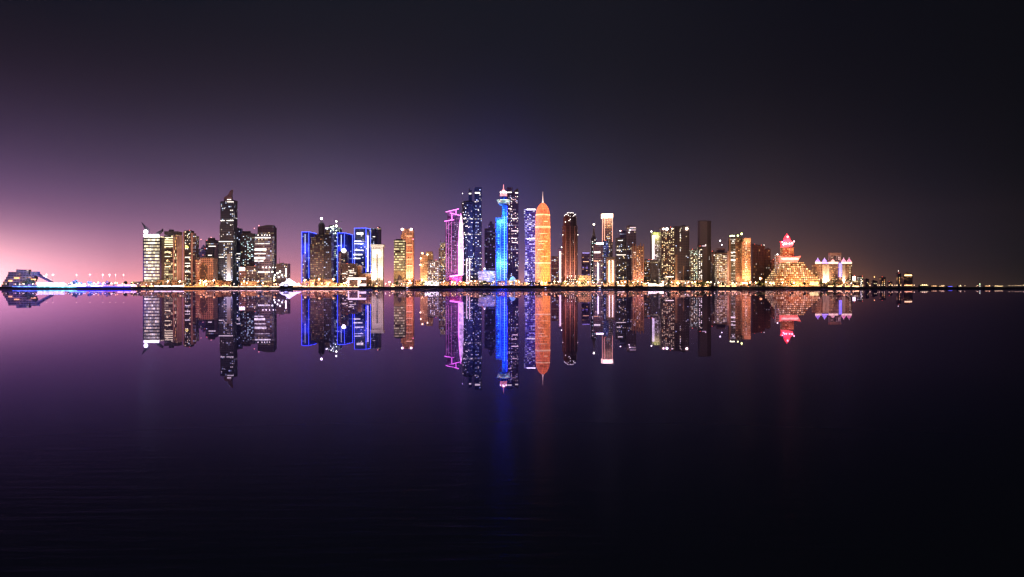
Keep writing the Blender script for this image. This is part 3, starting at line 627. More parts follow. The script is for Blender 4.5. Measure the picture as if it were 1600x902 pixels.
s = Bld('stepped_tower', 'dim purple stepped tower standing back between the dark twin and the blue neon tower', 'dim purple stepped tower', 757, 774, 346, 2700)
m = facade('ee', (.2,.17,.42), (.08,.07,.25), a=PURP, b=COOL, st=.8, p=.1, cw=4, ch=4.5)
s.box('tower_shaft', 757, 774, None, 357, m); s.box('upper_shaft', 763, 771.5, 357, 350, m, 3, 16); s.box('turret', 764.8, 769, 350, 346, m, 5, 8); s.wins(12, 758, 773, 438, 372, (PURP, COOL), 3); s.antenna(767, 346, 341, .4)
m = facade('ff', (.75,.62,.62), (.3,.22,.3), a=CREAM, b=WHITE, st=1.4, p=.85, band=.2, cw=4.5, ch=4.4, gx=.1, gz=.45, clump=.2)
s = simple('cream_block', 'low cream block with even rows of lit windows left of the blue neon tower foot', 'low cream block', 747.5, 773.8, 424, 2430, m, 6, cat='office building', podium=False)
s.box('roof_turret', 755, 759, 424, 419, wp, 1, 6); s.lamp(757, 419.5, WHITE, 5, 1.2, 0)
spot('floodlight', (s.cx, s.Y-18, 6), (s.cx, s.Y, 25), 9e4, (1,.75,.65), 110)
# --- blue neon tower
s = Bld('blue_neon_tower', 'vivid blue neon tower with a white saucer deck and pink spire on top', 'blue neon tower', 774.5, 796.5, 287.7, 2420)
bl = facade('gg', (.08,.12,.4), (.03,.08,.45), a=(.01,.06,1), b=(.03,.14,1), st=2.6, p=.9, band=.3, cw=3, ch=4.2, gx=.08, gz=.38, clump=.2)
cy = facade('hh', (.08,.2,.5), (.04,.2,.5), a=(.02,.17,1), b=(.10,.46,1), st=3.6, p=.95, band=.3, cw=4, ch=4.2, gx=.12, gz=.42, clump=.1)
bl.cycles.emission_sampling = cy.cycles.emission_sampling = 'AUTO'
s.box('left_slab', 774.6, 784.4, None, 342.5, bl, 1); s.box('light_column', 776, 781, None, 344, cy, -.6, 2)
s.box('crown', 774.6, 784.4, 342.4, 340, concrete, 3, 12)
s.box('tower_shaft', 784.5, 792.2, None, 320, bl, 0); s.box('light_column', 784.6, 789.4, 337, 321, cy, -.8, 2)
s.strip(788.2, 438, 788.2, 338, glow('blue_white_neon', (.015,.08,1), 14, True), 1.8, -1.2); s.strip(782.2, 441, 782.2, 346, glow('deep_blue_neon', (.003,.018,1), 14, True), 2.0, -.6)
s.strip(791.8, 425, 791.8, 322, glow('deep_blue_neon', (.003,.018,1), 14, True), 1.4, -.9)
for i in range(24): s.hband(785, 792, 434-i*4.1, glow('pale_blue_band', (.04,.2,1), 1.8), 1.2, -.6)
cxs = s.X(786.7)
obj('saucer_deck', MB().lathe([(7, s.Z(321)), (11, s.Z(319)), (13, s.Z(318)), (13.4, s.Z(316.4)), (15.2, s.Z(313.6)), (15.6, s.Z(312)), (9, s.Z(310.8)), (2, s.Z(310))], 28, cxs, 9),
    facade('ii', (.4,.7,.75), (.2,.4,.5), a=(.6,1,.95), b=WHITE, st=2.3, p=1, band=1, cw=2.8, ch=3.4, gx=.08, gz=.28, clump=0), s.t)
obj('neck', MB().lathe([(8, s.Z(311)), (7.6, s.Z(307)), (9, s.Z(306.5))], 20, cxs, 9), bl, s.t)
pg = glow('pink_crown', (1,.30,.34), 2.0, True, vary=.3)
obj('crown_dome', MB().lathe([(8.6, s.Z(306.6)), (8.2, s.Z(304)), (7.5, s.Z(301)), (5.5, s.Z(299.5)), (3.8, s.Z(297)), (1.4, s.Z(295.5))], 20, cxs, 9), pg, s.t, smooth=True)
obj('spire', MB().lathe([(1.3, s.Z(295.6)), (.9, s.Z(290)), (.3, s.Z(287.5))], 8, cxs, 9), pg, s.t)
for i in range(6):
    a = math.pi*2*i/6+.3; x, y = cxs+7.6*math.cos(a), 9+7.6*math.sin(a)
    obj('crown_light', MB().lathe([(.9, s.Z(301.5)), (1.3, s.Z(300)), (.2, s.Z(298.6))], 8, x, y), glow('crown_pink_white', (1,.75,.75), 5), s.t)
s.lamp(787, 299.5, (1,.9,.9), 8, 2.2, -.2, 'crown_light')
point('neon_light', (s.cx+s.X(783), s.Y-25, 60), 5e5, (.05,.2,1), 4); point('neon_light', (s.cx+s.X(783), s.Y-25, 160), 4e5, (.05,.2,1), 4)
# --- second dark twin behind
m = facade('jj', (.16,.09,.24), (.06,.04,.16), a=(1,.7,.75), b=(.6,.6,1), st=1.7, p=.13, band=.05, cw=4, ch=4.3)
s = Bld('twin_skyscraper', 'dark purple twin skyscraper with a notched top right behind the blue neon tower', 'purple twin skyscraper', 791.5, 810.5, 292, 2540)
s.box('tower_shaft', 792, 800.8, None, 292.6, m, 3, 20); s.box('side_slab', 800.9, 810.2, None, 300, m, 0, 20)
obj('peak', MB().slab([(s.X(801.2),s.Z(300)),(s.X(810),s.Z(300)),(s.X(809.6),s.Z(293.5))], 2, 16), concrete, s.t)
s.hband(793, 799.5, 300.5, glow('white_band', WHITE, 2.2), 2.6, 2.6); s.hband(805, 809.5, 301.5, glow('white_band', WHITE, 2.2), 3, -.3)
s.wins(34, 794, 801, 432, 306, ((.6,.6,1), WHITE, (1,.7,.8)), 5, 2.8); s.wins(26, 801.5, 810, 432, 306, ((1,.6,.65), WHITE), 5)
for (a,b_,py) in ((794,799,326),(800,808,342),(799,810,361),(800,808,372.5),(800,807.5,379)): s.hband(a, b_, py, glow('rose_band', (1,.7,.75), 2.4), 1.6, -.3 if a>798 else 2.6)
obj('glass_dome', MB().lathe([(9,0),(9.2,6),(8.5,14),(6.5,20),(3.5,24),(.3,25.5)], 18, s.X(801), -110), glow('sky_blue_glass', (.25,.62,1), 1.0, vary=.3), thing('glass_dome', 'glowing pale blue dome at the foot of the blue neon tower', 'dome', (s.cx, 2540, 4)))
# --- checker tower
m = facade('kk', (.2,.16,.4), (.03,.03,.13), a=(.6,.5,1), b=(.9,.85,1), st=1.7, p=.5, band=.03, cw=4.6, ch=4.4, gx=.1, gz=.4, clump=.35)
s = Bld('lattice_tower', 'purple and white checkered lattice tower left of the orange bullet tower', 'checkered lattice tower', 818, 837.5, 326.6, 2480)
b = MB()
for i in range(9):                   # the plan narrows and flares again with height
    f0, f1 = i/9, (i+1)/9
    l0 = 818 + 1.8*math.sin(f0*math.pi)+ (1-f0)*1.2; zz = s.Z(446-(446-327)*f0) if i else 0
    b.box(s.X(l0), s.X(837.6), -.02*i, 22, zz, s.Z(446-(446-327)*f1))
obj('tower_shaft', b, m, s.t)
s.hband(823, 836.5, 327.5, glow('crown_white', (1,.93,.95), 6), 2.4, -.4, 'crown_light'); s.hband(823, 836, 373.3, glow('white_band', WHITE, 2.2), 2.2, -.5)
s.wins(60, 820.5, 837, 441, 331, ((.8,.75,1), WHITE, (.5,.45,1)), 4.5, -.35)
# --- orange bullet tower
def bullet_mat():
    m = bpy.data.materials.new('orange_light_screen'); t = nodes(m); nd = t.nodes
    o = nd.new('ShaderNodeOutputMaterial'); b = nd.new('ShaderNodeBsdfPrincipled'); link(t, b.outputs[0], o.inputs[0])
    tc = nd.new('ShaderNodeTexCoord'); sx = nd.new('ShaderNodeSeparateXYZ'); link(t, tc.outputs['Object'], sx.inputs[0])
    def mm(op, a, b_=None):
        n = nd.new('ShaderNodeMath'); n.operation = op
        for i, v in enumerate((a, b_)):
            if v is None: continue
            if hasattr(v, 'node'): link(t, v, n.inputs[i])
            else: n.inputs[i].default_value = v
        return n.outputs[0]
    fl = mm('GREATER_THAN', mm('FRACT', mm('DIVIDE', sx.outputs[2], 4.0)), .3)
    at = mm('MULTIPLY', mm('ARCTAN2', sx.outputs[0], mm('ADD', sx.outputs[1], -18.0)), 9.0)
    co = mm('GREATER_THAN', mm('FRACT', at), .25)
    cb = nd.new('ShaderNodeCombineXYZ'); link(t, mm('FLOOR', at), cb.inputs[0]); link(t, mm('FLOOR', mm('DIVIDE', sx.outputs[2], 4.0)), cb.inputs[2])
    w = nd.new('ShaderNodeTexWhiteNoise'); link(t, cb.outputs[0], w.inputs[0])
    n = nd.new('ShaderNodeTexNoise'); n.inputs['Scale'].default_value = .09; n.inputs['Detail'].default_value = 3; link(t, tc.outputs['Object'], n.inputs[0])
    s1 = mm('MULTIPLY', mm('ADD', mm('MULTIPLY', mm('MULTIPLY', fl, co), 1.3), 1.05), mm('ADD', mm('MULTIPLY', w.outputs[0], 1.0), mm('ADD', n.outputs[0], -.05)))
    mx = nd.new('ShaderNodeMix'); mx.data_type = 'RGBA'; mr = nd.new('ShaderNodeMapRange'); mr.inputs[2].default_value = 190
    link(t, sx.outputs[2], mr.inputs[0]); link(t, mr.outputs[0], mx.inputs[0]); mx.inputs[6].default_value = (1,.30,.04,1); mx.inputs[7].default_value = (1,.19,.07,1)
    link(t, mx.outputs[2], b.inputs['Emission Color']); link(t, s1, b.inputs['Emission Strength'])
    b.inputs['Base Color'].default_value = (.5,.25,.12,1)
    return m
s = Bld('bullet_tower', 'glowing orange bullet-shaped tower with a rounded top and needle spire', 'orange bullet tower', 836.5, 860.5, 300, 2420)
r0 = s.w/2
prof = [(r0*.98, 0)]
for py, f in ((430,.985),(400,1.0),(370,.99),(350,.975),(341,.95),(335,.92),(330,.87),(326.5,.80),(323.5,.70),(321,.57),(319,.43),(317.3,.28),(315.8,.08)): prof.append((r0*f, s.Z(py)))
obj('tower_shaft', MB().lathe(prof, 40, 0, r0), bullet_mat(), s.t, smooth=True)
bandm = glow('peach_band', (1,.50,.22), 2.2, vary=.3)
for py, h, f in ((335.5,3,.925),(354.5,4,.98),(411,3,1.0)):
    obj('ring_band', MB().lathe([(r0*f+.5, s.Z(py)-h/2), (r0*f+.4, s.Z(py)+h/2)], 40, 0, r0), bandm, s.t)
for (a,b_,py) in ((843,855,365),(841,856,377),(840,850,390),(846,857,401),(842,850,381),(850,856,346)):
    k = .3; y = lambda px: r0-math.sqrt(max(0, r0*r0-s.X(px)**2))-.8
    obj('window_band', MB().prism([(s.X(a+(b_-a)*i/5), y(a+(b_-a)*i/5)) for i in range(6)]+[(s.X(b_), y(b_)+1.2), (s.X(a), y(a)+1.2)], s.Z(py)-.8, s.Z(py)+.8), bandm, s.t)
obj('spire', MB().lathe([(2.6, s.Z(316.5)), (1.2, s.Z(312)), (.5, s.Z(305)), (.15, s.Z(298.5))], 10, 0, r0), glow('spire_peach', (1,.6,.5), 1.8), s.t)
point('facade_light', (s.cx, s.Y-22, 12), 6e4, (1,.4,.12), 3)

# --- G group
s = simple('mid_rise', 'dim lilac mid-rise between the orange bullet tower and the brown fluted tower', 'dim lilac mid-rise', 861.5, 872.5, 402, 2560, facade('ll', (.35,.22,.35), (.1,.08,.15), p=.12, band=.15, st=1.4), 8, cat='apartment building')
s = simple('light_edged_tower', 'slim tower with one bright vertical light strip left of the brown fluted tower', 'strip-lit slim tower', 872.5, 880, 390, 2530, facade('mm', (.5,.3,.3), p=.05, st=1), 2)
s.strip(875.3, 441, 875.3, 393, glow('pale_rose_strip', (1,.75,.72), 3), 3.6, -1); s.lamp(877.5, 386.5, WHITE, 8, 1.2, 0)
m = facade('nn', (.19,.10,.10), (.07,.03,.035), a=WHITE, b=WARM, st=1.2, p=.03, band=0, cw=3.6, ch=4)
s = Bld('fluted_tower', 'tall brown fluted tower with a rounded dome of small lights', 'brown fluted tower', 879, 903.5, 331, 2440)
r0 = s.w/2; pts = []
for k in range(48):
    a = 2*math.pi*k/48; rr = r0*(.93+.07*(1 if (k//4) % 2 else 0)); pts.append((rr*math.cos(a), r0+rr*math.sin(a)*.9))
obj('tower_shaft', MB().prism(pts, 0, s.Z(352)), m, s.t)
obj('upper_shaft', MB().prism([(x*.86, (y-r0)*.86+r0) for x, y in pts], s.Z(352), s.Z(339)), m, s.t)
obj('dome', MB().lathe([(r0*.78, s.Z(339)), (r0*.68, s.Z(335.5)), (r0*.45, s.Z(332.5)), (r0*.1, s.Z(331))], 24, 0, r0), plain('brown_dome', (.2,.1,.1)), s.t)
for k in range(9): a = math.pi*(1.08+.84*k/8); obj('dome_light', win_mesh((1,.9,.85), 8, 1.6, 1.6), None, s.t, (r0*.72*math.cos(a), r0+r0*.72*math.sin(a)-.4, s.Z(336.5-2*math.sin(k))))
for k in range(5): obj('dome_light', win_mesh((1,.9,.85), 8, 1.6, 1.6), None, s.t, (s.X(887+k*2.2), r0*.5, s.Z(332.5-.6*(k%2))))
for px, py in ((879.5,367),(903,367),(891,343),(883.5,347),(889,345)): s.lamp(px, py, WHITE, 5, 1.0, 3 if px in (879.5,903) else -.6)
for px in (884, 891, 898): s.box('lit_rib', px-.7, px+.7, None, 353, plain('rose_rib', (.5,.24,.2)), -1.2+abs(px-891)*.35, 2)
for px in (884, 896): spot('floodlight', (s.cx+s.X(px), s.Y-20, 5), (s.cx+s.X(px), s.Y+3, 60), 2.2e5, (1,.55,.42), 70)
s.wins(14, 882, 901, 441, 430, (WHITE, CREAM), 6, .2)
s = simple('office_tower', 'dim purple-blue tower with a thin lit roof edge right of the brown fluted tower', 'dim purple-blue tower', 909, 922, 396, 2500, facade('oo', (.22,.16,.3), (.06,.05,.15), a=PURP, b=CREAM, p=.12, band=.05, st=1.3), 8, cols=(PURP, WARM))
s.strip(910, 395.5, 921, 395.5, glow('dim_blue_strip', (.45,.35,1), 2), 1.2); s.hband(911,920,409, glow('orange_band', (1,.5,.25), 2), 1.4)
s = simple('low_block', 'long low block washed in orange light right of the brown fluted tower', 'long orange-washed block', 903.8, 924, 431, 2400, facade('pp', (.6,.42,.28), a=WARM, b=CREAM, p=.3, st=1.2), 6, cols=(WARM,), cat='office building', podium=False)
spot('floodlight', (s.cx, s.Y-16, 5), (s.cx, s.Y, 18), 9e4, (1,.5,.2), 120)
s = Bld('spired_tower', 'slender dark tower tapering to a spire with a single white light at its tip', 'light-tipped spire tower', 923.5, 932, 350, 2500)
m = facade('qq', (.08,.08,.11), (.03,.03,.05), a=WHITE, b=COOL, p=.3, band=.02, st=2.2, cw=3.2, ch=4.4)
s.box('tower_shaft', 923.5, 932, None, 372, m); b = MB(); x0, x1 = s.X(925.5), s.X(931)
b.prism([(x0,2),(x1,2),(x1,11),(x0,11)], s.Z(372), s.Z(354), .12, (x0+x1)/2, 6); obj('tapered_top', b, concrete, s.t)
s.lamp(928.2, 350.5, (1,.85,.65), 10, 2.4, 4); s.wins(24, 924, 931.5, 440, 374, (WHITE, (.6,.95,.9)), 6); s.antenna(928.2, 356, 351, .4)
s = Bld('office_tower', 'lilac tower with a bright white roof bar and vertical white light line', 'white roof-bar tower', 928, 943, 378, 2450)
m = facade('rr', (.3,.22,.34), (.08,.07,.14), a=CREAM, b=COOL, st=1.4, p=.12, band=.07)
s.box('tower_shaft', 928, 943, None, 384, m); s.box('crown', 932, 942, 384, 379, concrete, 2)
s.hband(931.5, 943, 380.8, glow('crown_white', (1,.93,.95), 6), 4.2, -.5, 'crown_light'); s.hband(928, 938, 394.5, glow('white_band', WHITE, 2.2), 4); s.hband(928,935,408, glow('orange_band', (1,.5,.25), 2), 1.6)
s.strip(934.5, 442, 934.5, 412, glow('white_strip', (1,.9,1), 4), 2.4, -1); s.wins(10, 929, 942, 438, 398, (CREAM, WHITE), 5); s.roof(928, 943, 384, 1)
s = Bld('beacon_tower', 'tall pale tower topped by a brilliant glowing white and orange box', 'brilliant-topped tower', 940.5, 958, 333, 2530)
m = facade('ss', (.32,.24,.26), (.06,.06,.1), a=CREAM, b=WARM, st=1.4, p=.16, band=.03, cw=4, ch=4.5)
s.box('tower_shaft', 941.5, 957.5, None, 341, m, 1); s.box('crown', 940.5, 958, 340.9, 334, glow('beacon_crown', (1,.62,.42), 4.0, True, vary=.5), 0, 24)
obj('crown_lamp', MB().box(s.X(942), s.X(956.5), -1.2, .2, s.Z(339), s.Z(335)), glow('crown_lamp', (1,.85,.7), 9), s.t)
for px in (941.3, 944.4, 957): s.strip(px, 378, px, 341, glow('orange_trim', (1,.42,.3), 1.8), 1.3, -.3)
s.wins(20, 945, 956, 357, 343, (WARM, CREAM), 4, .8); s.wins(18, 945, 957, 400, 358, (COOL, CREAM), 3.5, .8)
point('facade_light', (s.cx, s.Y-16, s.Z(337)), 6e4, (1,.45,.25), 2)
s = simple('office_tower', 'short blue-lit tower tucked in front of the brilliant-topped tower', 'short blue-lit tower', 942.5, 951, 377, 2480, facade('tt', (.08,.1,.3), (.03,.05,.25), a=(.2,.25,1), b=COOL, p=.5, st=1.3, cw=3, ch=4, clump=.5), 14, cols=((.25,.3,1), COOL))
s = Bld('twin_strip_tower', 'tan tower with two tall glowing white light strips and a flat cap', 'twin-strip tan tower', 947, 961, 402, 2420)
m = facade('uu', (.42,.3,.2), (.12,.08,.06), a=WARM, b=CREAM, st=1.4, p=.16, cw=3.6, ch=4)
s.box('tower_shaft', 948, 960, None, 404.5, m); s.box('crown', 947.5, 962, 404.5, 401.5, concrete, -.8)
for px in (952, 957.3): s.strip(px, 441, px, 407, glow('cream_strip', (1,.78,.6), 3.5), 2.4, -.9)
spot('floodlight', (s.cx, s.Y-14, 5), (s.cx, s.Y, 30), 8e4, (1,.55,.3), 100)
s = simple('office_tower', 'dark slate tower with dim lit floors right of the twin-strip tan tower', 'dark slate tower', 963, 979, 373, 2480, facade('vv', (.09,.09,.12), (.035,.04,.06), a=COOL, b=CREAM, st=1.6, p=.12, band=.07), 20)
for (a,b_,py) in ((965.5,973,376),(963.5,978,398.5),(963.5,970,391)): s.hband(a, b_, py, glow('white_band', WHITE, 2.2), 1.6)
s = simple('office_tower', 'mauve tower with a white corner lamp behind the dark slate tower', 'corner-lamp mauve tower', 968.5, 981, 362, 2600, facade('ww', (.26,.18,.24), (.08,.06,.1), p=.03, st=1), 3)
s.lamp(969.3, 361, (1,.9,.95), 9, 1.6, 0)
s = simple('office_tower', 'grey-lilac tower with two short roof bars left of the brown vertical-lit tower', 'roof-bar grey tower', 980, 994, 354, 2560, facade('xx', (.25,.2,.28), (.08,.07,.12), p=.04, band=.03, st=1.2), 5)
for (a,b_,py) in ((984,993.5,355.5),(984,993.5,359.5),(985,989,400)): s.hband(a, b_, py, glow('dim_rose_band', (1,.7,.78), 1.6), 1.4)
s.lamp(984, 359.5, WHITE, 7, 1.5, -1); s.lamp(983, 363.5, WHITE, 7, 1.3, -1)
s = Bld('ribbed_tower', 'reddish-brown tower with vertical lit ribs and a comb-like roof', 'comb-roofed ribbed tower', 988, 1007, 380, 2450)
m = facade('yy', (.32,.18,.14), (.08,.05,.05), a=WARM, b=WHITE, st=1.8, p=.28, cw=3.2, ch=4, gx=.4)
s.box('tower_shaft', 988.5, 1006.5, None, 385, m, .5)
for i, px in enumerate((988.7, 992.8, 997.5, 1000.3, 1004.8)): s.box('rib', px, px+1.3, None, 380+(i%3)*1.5, plain('rib_stone', (.45,.26,.2)), -.6, 3)
s.wins(36, 989, 1006.5, 441, 388, (WARM, WHITE), 5, -.1, cw=3.2)
spot('floodlight', (s.cx, s.Y-16, 5), (s.cx, s.Y, 40), 1.6e5, (1,.5,.3), 90)
s = simple('mid_rise', 'dim brown mid-rise left of the white side-lit tower', 'dim brown mid-rise', 1006.5, 1018, 407, 2500, facade('zz', (.28,.17,.14), p=.15, band=.06, st=1.3, a=WARM), 10, cols=(WARM, WHITE), cat='apartment building')
# --- H group
s = Bld('side_lit_tower', 'tower with a bright white left face and yellow-green lit crown', 'white side-lit tower', 1016.8, 1032.8, 362, 2500)
m = facade('ab', (.6,.5,.52), (.2,.16,.2), a=(1,.8,.85), b=WHITE, st=1.5, p=.35, band=.03, cw=3.4, ch=4)
s.box('tower_shaft', 1020.5, 1032.5, None, 368, m, .5); obj('lit_face', MB().box(s.X(1019), s.X(1022.5), -.8, .4, s.Z(407), s.Z(368)), glow('rose_white', (1,.82,.85), 1.9, vary=.3), s.t)
s.box('edge_pier', 1017.3, 1018.6, None, 362.5, concrete, 0, 10); s.lamp(1017.8, 362, WHITE, 9, 1.8, -1)
s.box('crown', 1020.5, 1032, 368, 363, facade('ac', (.4,.42,.2), a=(1,1,.35), b=(1,.95,.6), st=2.5, p=.8, cw=3, ch=3.5, clump=.2), 1); s.wins(14, 1023, 1032, 425, 374, ((1,.8,.9), WHITE), 4)
point('facade_light', (s.cx, s.Y-8, s.Z(366)), 2e4, (.95,1,.3), 1)
s = simple('office_tower', 'short dark tower standing in front of the white side-lit tower', 'short dark foreground tower', 1016.8, 1028, 407, 2440, facade('ad', (.08,.08,.1), p=.03, st=1.2), 2)
s = simple('apartment_tower', 'brown apartment tower thick with warm yellow windows and two lamps at its roof', 'yellow-windowed brown tower', 1033, 1054, 356.5, 2470, facade('ae', (.16,.11,.11), (.04,.03,.035), a=(1,.75,.4), b=CREAM, st=2.0, p=.3, band=.0, cw=3.8, ch=4.3), 70, cols=((1,.8,.45), CREAM, WARM), st=5)
s.lamp(1042, 358, (1,.9,.85), 12, 3.0, -1); s.lamp(1036.5, 358, (1,.7,.55), 9, 2.4, -1); s.lamp(1050, 357.5, WHITE, 6, 1.4, -1)
s.strip(1040, 432.8, 1052.5, 432.8, glow('cream_strip', (1,.78,.6), 3.5), 1.6)
s = simple('office_tower', 'broad nearly unlit dark tower with an orange lamp at its right roof corner', 'broad unlit tower', 1054.2, 1077, 354.6, 2480, facade('af', (.15,.12,.14), (.05,.045,.06), a=CREAM, b=WHITE, st=1.4, p=.03, band=0), 5, roof=True)
s.lamp(1073, 357.6, (1,.72,.5), 13, 3.2, -1); s.wins(10, 1061, 1065, 396, 357, (CREAM, (1,.9,.8)), 5)
s.box('edge_pier', 1055, 1058.3, None, 398, plain('tan_pier', (.45,.3,.22)), -.7, 4); s.box('edge_pier', 1067, 1069, None, 416, plain('tan_pier', (.45,.3,.22)), -.7, 4)
spot('floodlight', (s.cx+s.X(1056), s.Y-12, 5), (s.cx+s.X(1056), s.Y, 25), 6e4, (1,.55,.3), 70)
s = simple('apartment_tower', 'grey-brown tower with green-tinged windows left of the plain pale slab', 'green-tinged window tower', 1079, 1091, 391, 2460, facade('ag', (.26,.22,.18), (.06,.06,.06), a=(1,.9,.6), b=(.8,1,.8), st=1.8, p=.4, cw=3.6, ch=4.1), 30, cols=(CREAM, (.85,1,.8)), st=5)
s = simple('apartment_tower', 'narrow black tower with a ladder of white windows just left of the plain pale slab', 'black ladder-window tower', 1091, 1098, 386, 2440, facade('ah', (.05,.05,.055), a=WHITE, b=CREAM, st=1.6, p=.2, cw=3.6, ch=4.1), 24, cols=(WHITE,), st=7)
s.box('crown', 1091, 1097, 386, 382, concrete, 3, 9)
s = Bld('plain_slab_tower', 'tall plain slab tower with a blank pale brown face and no lit windows', 'plain pale slab', 1093, 1111.5, 345, 2520)
s.box('tower_shaft', 1093.2, 1105.2, None, 346, plain('blank_brown', (.30,.25,.27), .7, 0, .12), 0); s.box('side_shaft', 1105.3, 1111.3, None, 345.2, plain('blank_dark', (.14,.12,.13)), 2)
s.box('parapet', 1093, 1105.4, 346, 344.6, concrete, -.3); s.hband(1095, 1103, 384.5, glow('dim_rose_band', (1,.7,.78), 1.6), 1.4); s.wins(2, 1107, 1110, 410, 400, (WHITE,), 3, 1.8); s.lamp(1102.5, 383, WHITE, 4, 1, -.6)
s = simple('apartment_tower', 'small rose-brown tower immediately right of the plain pale slab', 'small rose-brown tower', 1112, 1119.5, 394, 2470, facade('ai', (.4,.24,.22), p=.06, st=1.2), 3)
s.box('lower_block', 1112.5, 1119, None, 414, concrete, -2, 10); s.lamp(1116, 399, WHITE, 4, 1.2, -1)
m = facade('aj', (.3,.22,.18), (.05,.045,.05), a=CREAM, b=(1,.9,.7), st=2.0, p=.5, band=.08, cw=3.7, ch=4.6, gz=.5)
s = simple('apartment_tower', 'tower packed with cream windows beneath a small roof crane', 'crane-topped cream tower', 1119.5, 1136.5, 396, 2430, m, 50, cols=(CREAM, WHITE), st=4)
s.box('crown', 1121, 1134, 396, 388, plain('plum_core', (.2,.13,.17)), 5, 14); s.box('side_slab', 1136.6, 1139, None, 393, pk, 1, 12)
b = MB().bar((s.X(1128.5),10,s.Z(388)), (s.X(1128.5),10,s.Z(375)), .9).bar((s.X(1124.5),10,s.Z(376)), (s.X(1136),10,s.Z(376)), .7); obj('roof_crane', b, steel, s.t)
s.lamp(1126.3, 376, (1,.85,.95), 9, 1.6, 8); s.lamp(1129, 382.5, (1,.85,.95), 8, 1.2, 8)
# --- I group
m = facade('ak', (.12,.13,.12), (.03,.04,.04), a=WHITE, b=(.9,1,.9), st=1.8, p=.12, band=.12, cw=4, ch=4.8)
s = simple('office_tower', 'narrow dark glass tower between tan piers with green lamps on its roof', 'green-lamp dark tower', 1141.5, 1149.3, 371, 2450, m, 10, cols=(WHITE,), roof=False)
s.box('edge_pier', 1139.5, 1141.4, None, 372, plain('tan_pier', (.45,.3,.22)), -.3, 12)
for (a,b_,py,h) in ((1142,1149,394.5,2),(1142,1149,406.5,4),(1142,1149,400,1.4),(1144,1147,377,2)): s.hband(a, b_, py, glow('white_band', WHITE, 2.2), h)
for px, py in ((1141.5,369),(1144,368.5),(1147,368.7)): s.lamp(px, py, (.9,1,.45), 7, 1.7, 1)
s = simple('office_tower', 'plain brown tower with a vivid green roof lamp beside the amber floodlit one', 'green-beacon brown tower', 1149.5, 1159.3, 372, 2460, facade('al', (.4,.24,.16), (.1,.06,.05), a=WARM, b=CREAM, st=1.2, p=.08), 8, cols=(WARM,))
s.lamp(1152.8, 368.5, (.85,1,.3), 8, 2.0, -1); s.lamp(1159, 365.5, (.8,1,.25), 9, 2.4, 1); s.antenna(1159, 372, 366, .4)
spot('floodlight', (s.cx, s.Y-15, 5), (s.cx, s.Y, 45), 1.3e5, (1,.5,.25), 80)
m = facade('am', (.6,.32,.18), (.2,.1,.06), a=WARM, b=CREAM, st=1.6, p=.25, cw=3.6, ch=4)
s = Bld('amber_tower', 'amber floodlit tower with a glowing central window column and bright cap', 'amber floodlit tower', 1159.5, 1173, 372, 2440)
s.box('tower_shaft', 1159.5, 1173, None, 378, m, .5); s.box('crown', 1162, 1173, 378, 372, plain('amber_render', (.7,.42,.25)), -.3); s.box('window_column', 1164.5, 1167.8, None, 379, facade('an', (.6,.35,.2), a=(1,.85,.6), b=WARM, st=2.6, p=.85, cw=2.6, ch=4.4, clump=.2), -.2, 2)
spot('floodlight', (s.cx, s.Y-22, 5), (s.cx, s.Y, 55), 5e5, (1,.5,.22), 80); point('facade_light', (s.cx+s.X(1168), s.Y-10, s.Z(376)), 1.6e4, (1,.5,.3), 1)
s.wins(30, 1160, 1172, 441, 385, (WARM, CREAM), 4, .3)
for i, (a, b_, pt, lab, sh) in enumerate(((1176,1184,383,'dim slim brown slab with a blank front right of the amber floodlit tower','dim slim slab'),(1184.5,1195,384.5,'dim brown tower in the middle of the unlit trio left of the pyramid hotel','dim middle tower'),(1195.5,1204,390,'dim brown tower lower than its neighbour, rightmost before the pyramid hotel annex','dim lower tower'))):
    s = simple('unlit_tower', lab, sh, a, b_, pt, 2560, facade('ao%d' % i, (.24,.15,.13), (.1,.07,.07), a=WARM, b=WARM, st=1.0, p=.02, band=0), 3, cols=(WARM, WHITE), st=3)
    if i == 1: s.antenna(1195, 385, 383, .3, WHITE, 6)
s = simple('mid_rise', 'faint rose mid-rise speckled with small red windows left of the pyramid hotel', 'faint rose mid-rise', 1205, 1214, 407, 2520, facade('ap', (.35,.18,.15), a=(1,.4,.3), b=WARM, st=1.4, p=.15), 8, cols=((1,.45,.35), WARM), cat='apartment building')
s.lamp(1212.5, 406.5, (1,.85,.8), 6, 1.2, 0)
# --- J pyramid hotel
m = facade('pyr', (.42,.22,.11), (.3,.15,.07), a=(1,.56,.22), b=(1,.72,.38), st=2.2, p=.85, band=.08, cw=5, ch=5, gx=.3, gz=.36, clump=.25)
s = Bld('pyramid_hotel', 'amber glowing pyramid-shaped hotel with a pink-red lit crown and pointed dome', 'pyramid hotel', 1208.5, 1281.5, 364, 2420, 0, 'hotel', 60)
zb, zt = s.Z(439), s.Z(409.5)
def ring(pxa, pxb, ya, yb): return [(s.X(pxa), ya), (s.X(pxb), ya), (s.X(pxb), yb), (s.X(pxa), yb)]
b = MB(); lo = ring(1210.5, 1281, 0, 90); hi = ring(1227, 1259, 26, 70); n = 9
for i in range(n):                      # stepped terraces, each a storey or two
    f = i/n; q = [tuple(lo[k][j]*(1-f)+hi[k][j]*f - (0 if j else (1 if k in (1,2) else -1)*3.0*math.sin(f*math.pi)) for j in (0,1)) for k in range(4)]
    b.prism(q, zb+(zt-zb)*i/n if i else 0, zb+(zt-zb)*(i+1)/n)
obj('pyramid_body', b, m, s.t)
s.box('podium', 1206, 1282, None, 440.5, facade('pyrpod', (.6,.4,.22), a=CREAM, b=(1,.8,.4), st=1.6, p=.5, cw=6, ch=5), -8, 8)
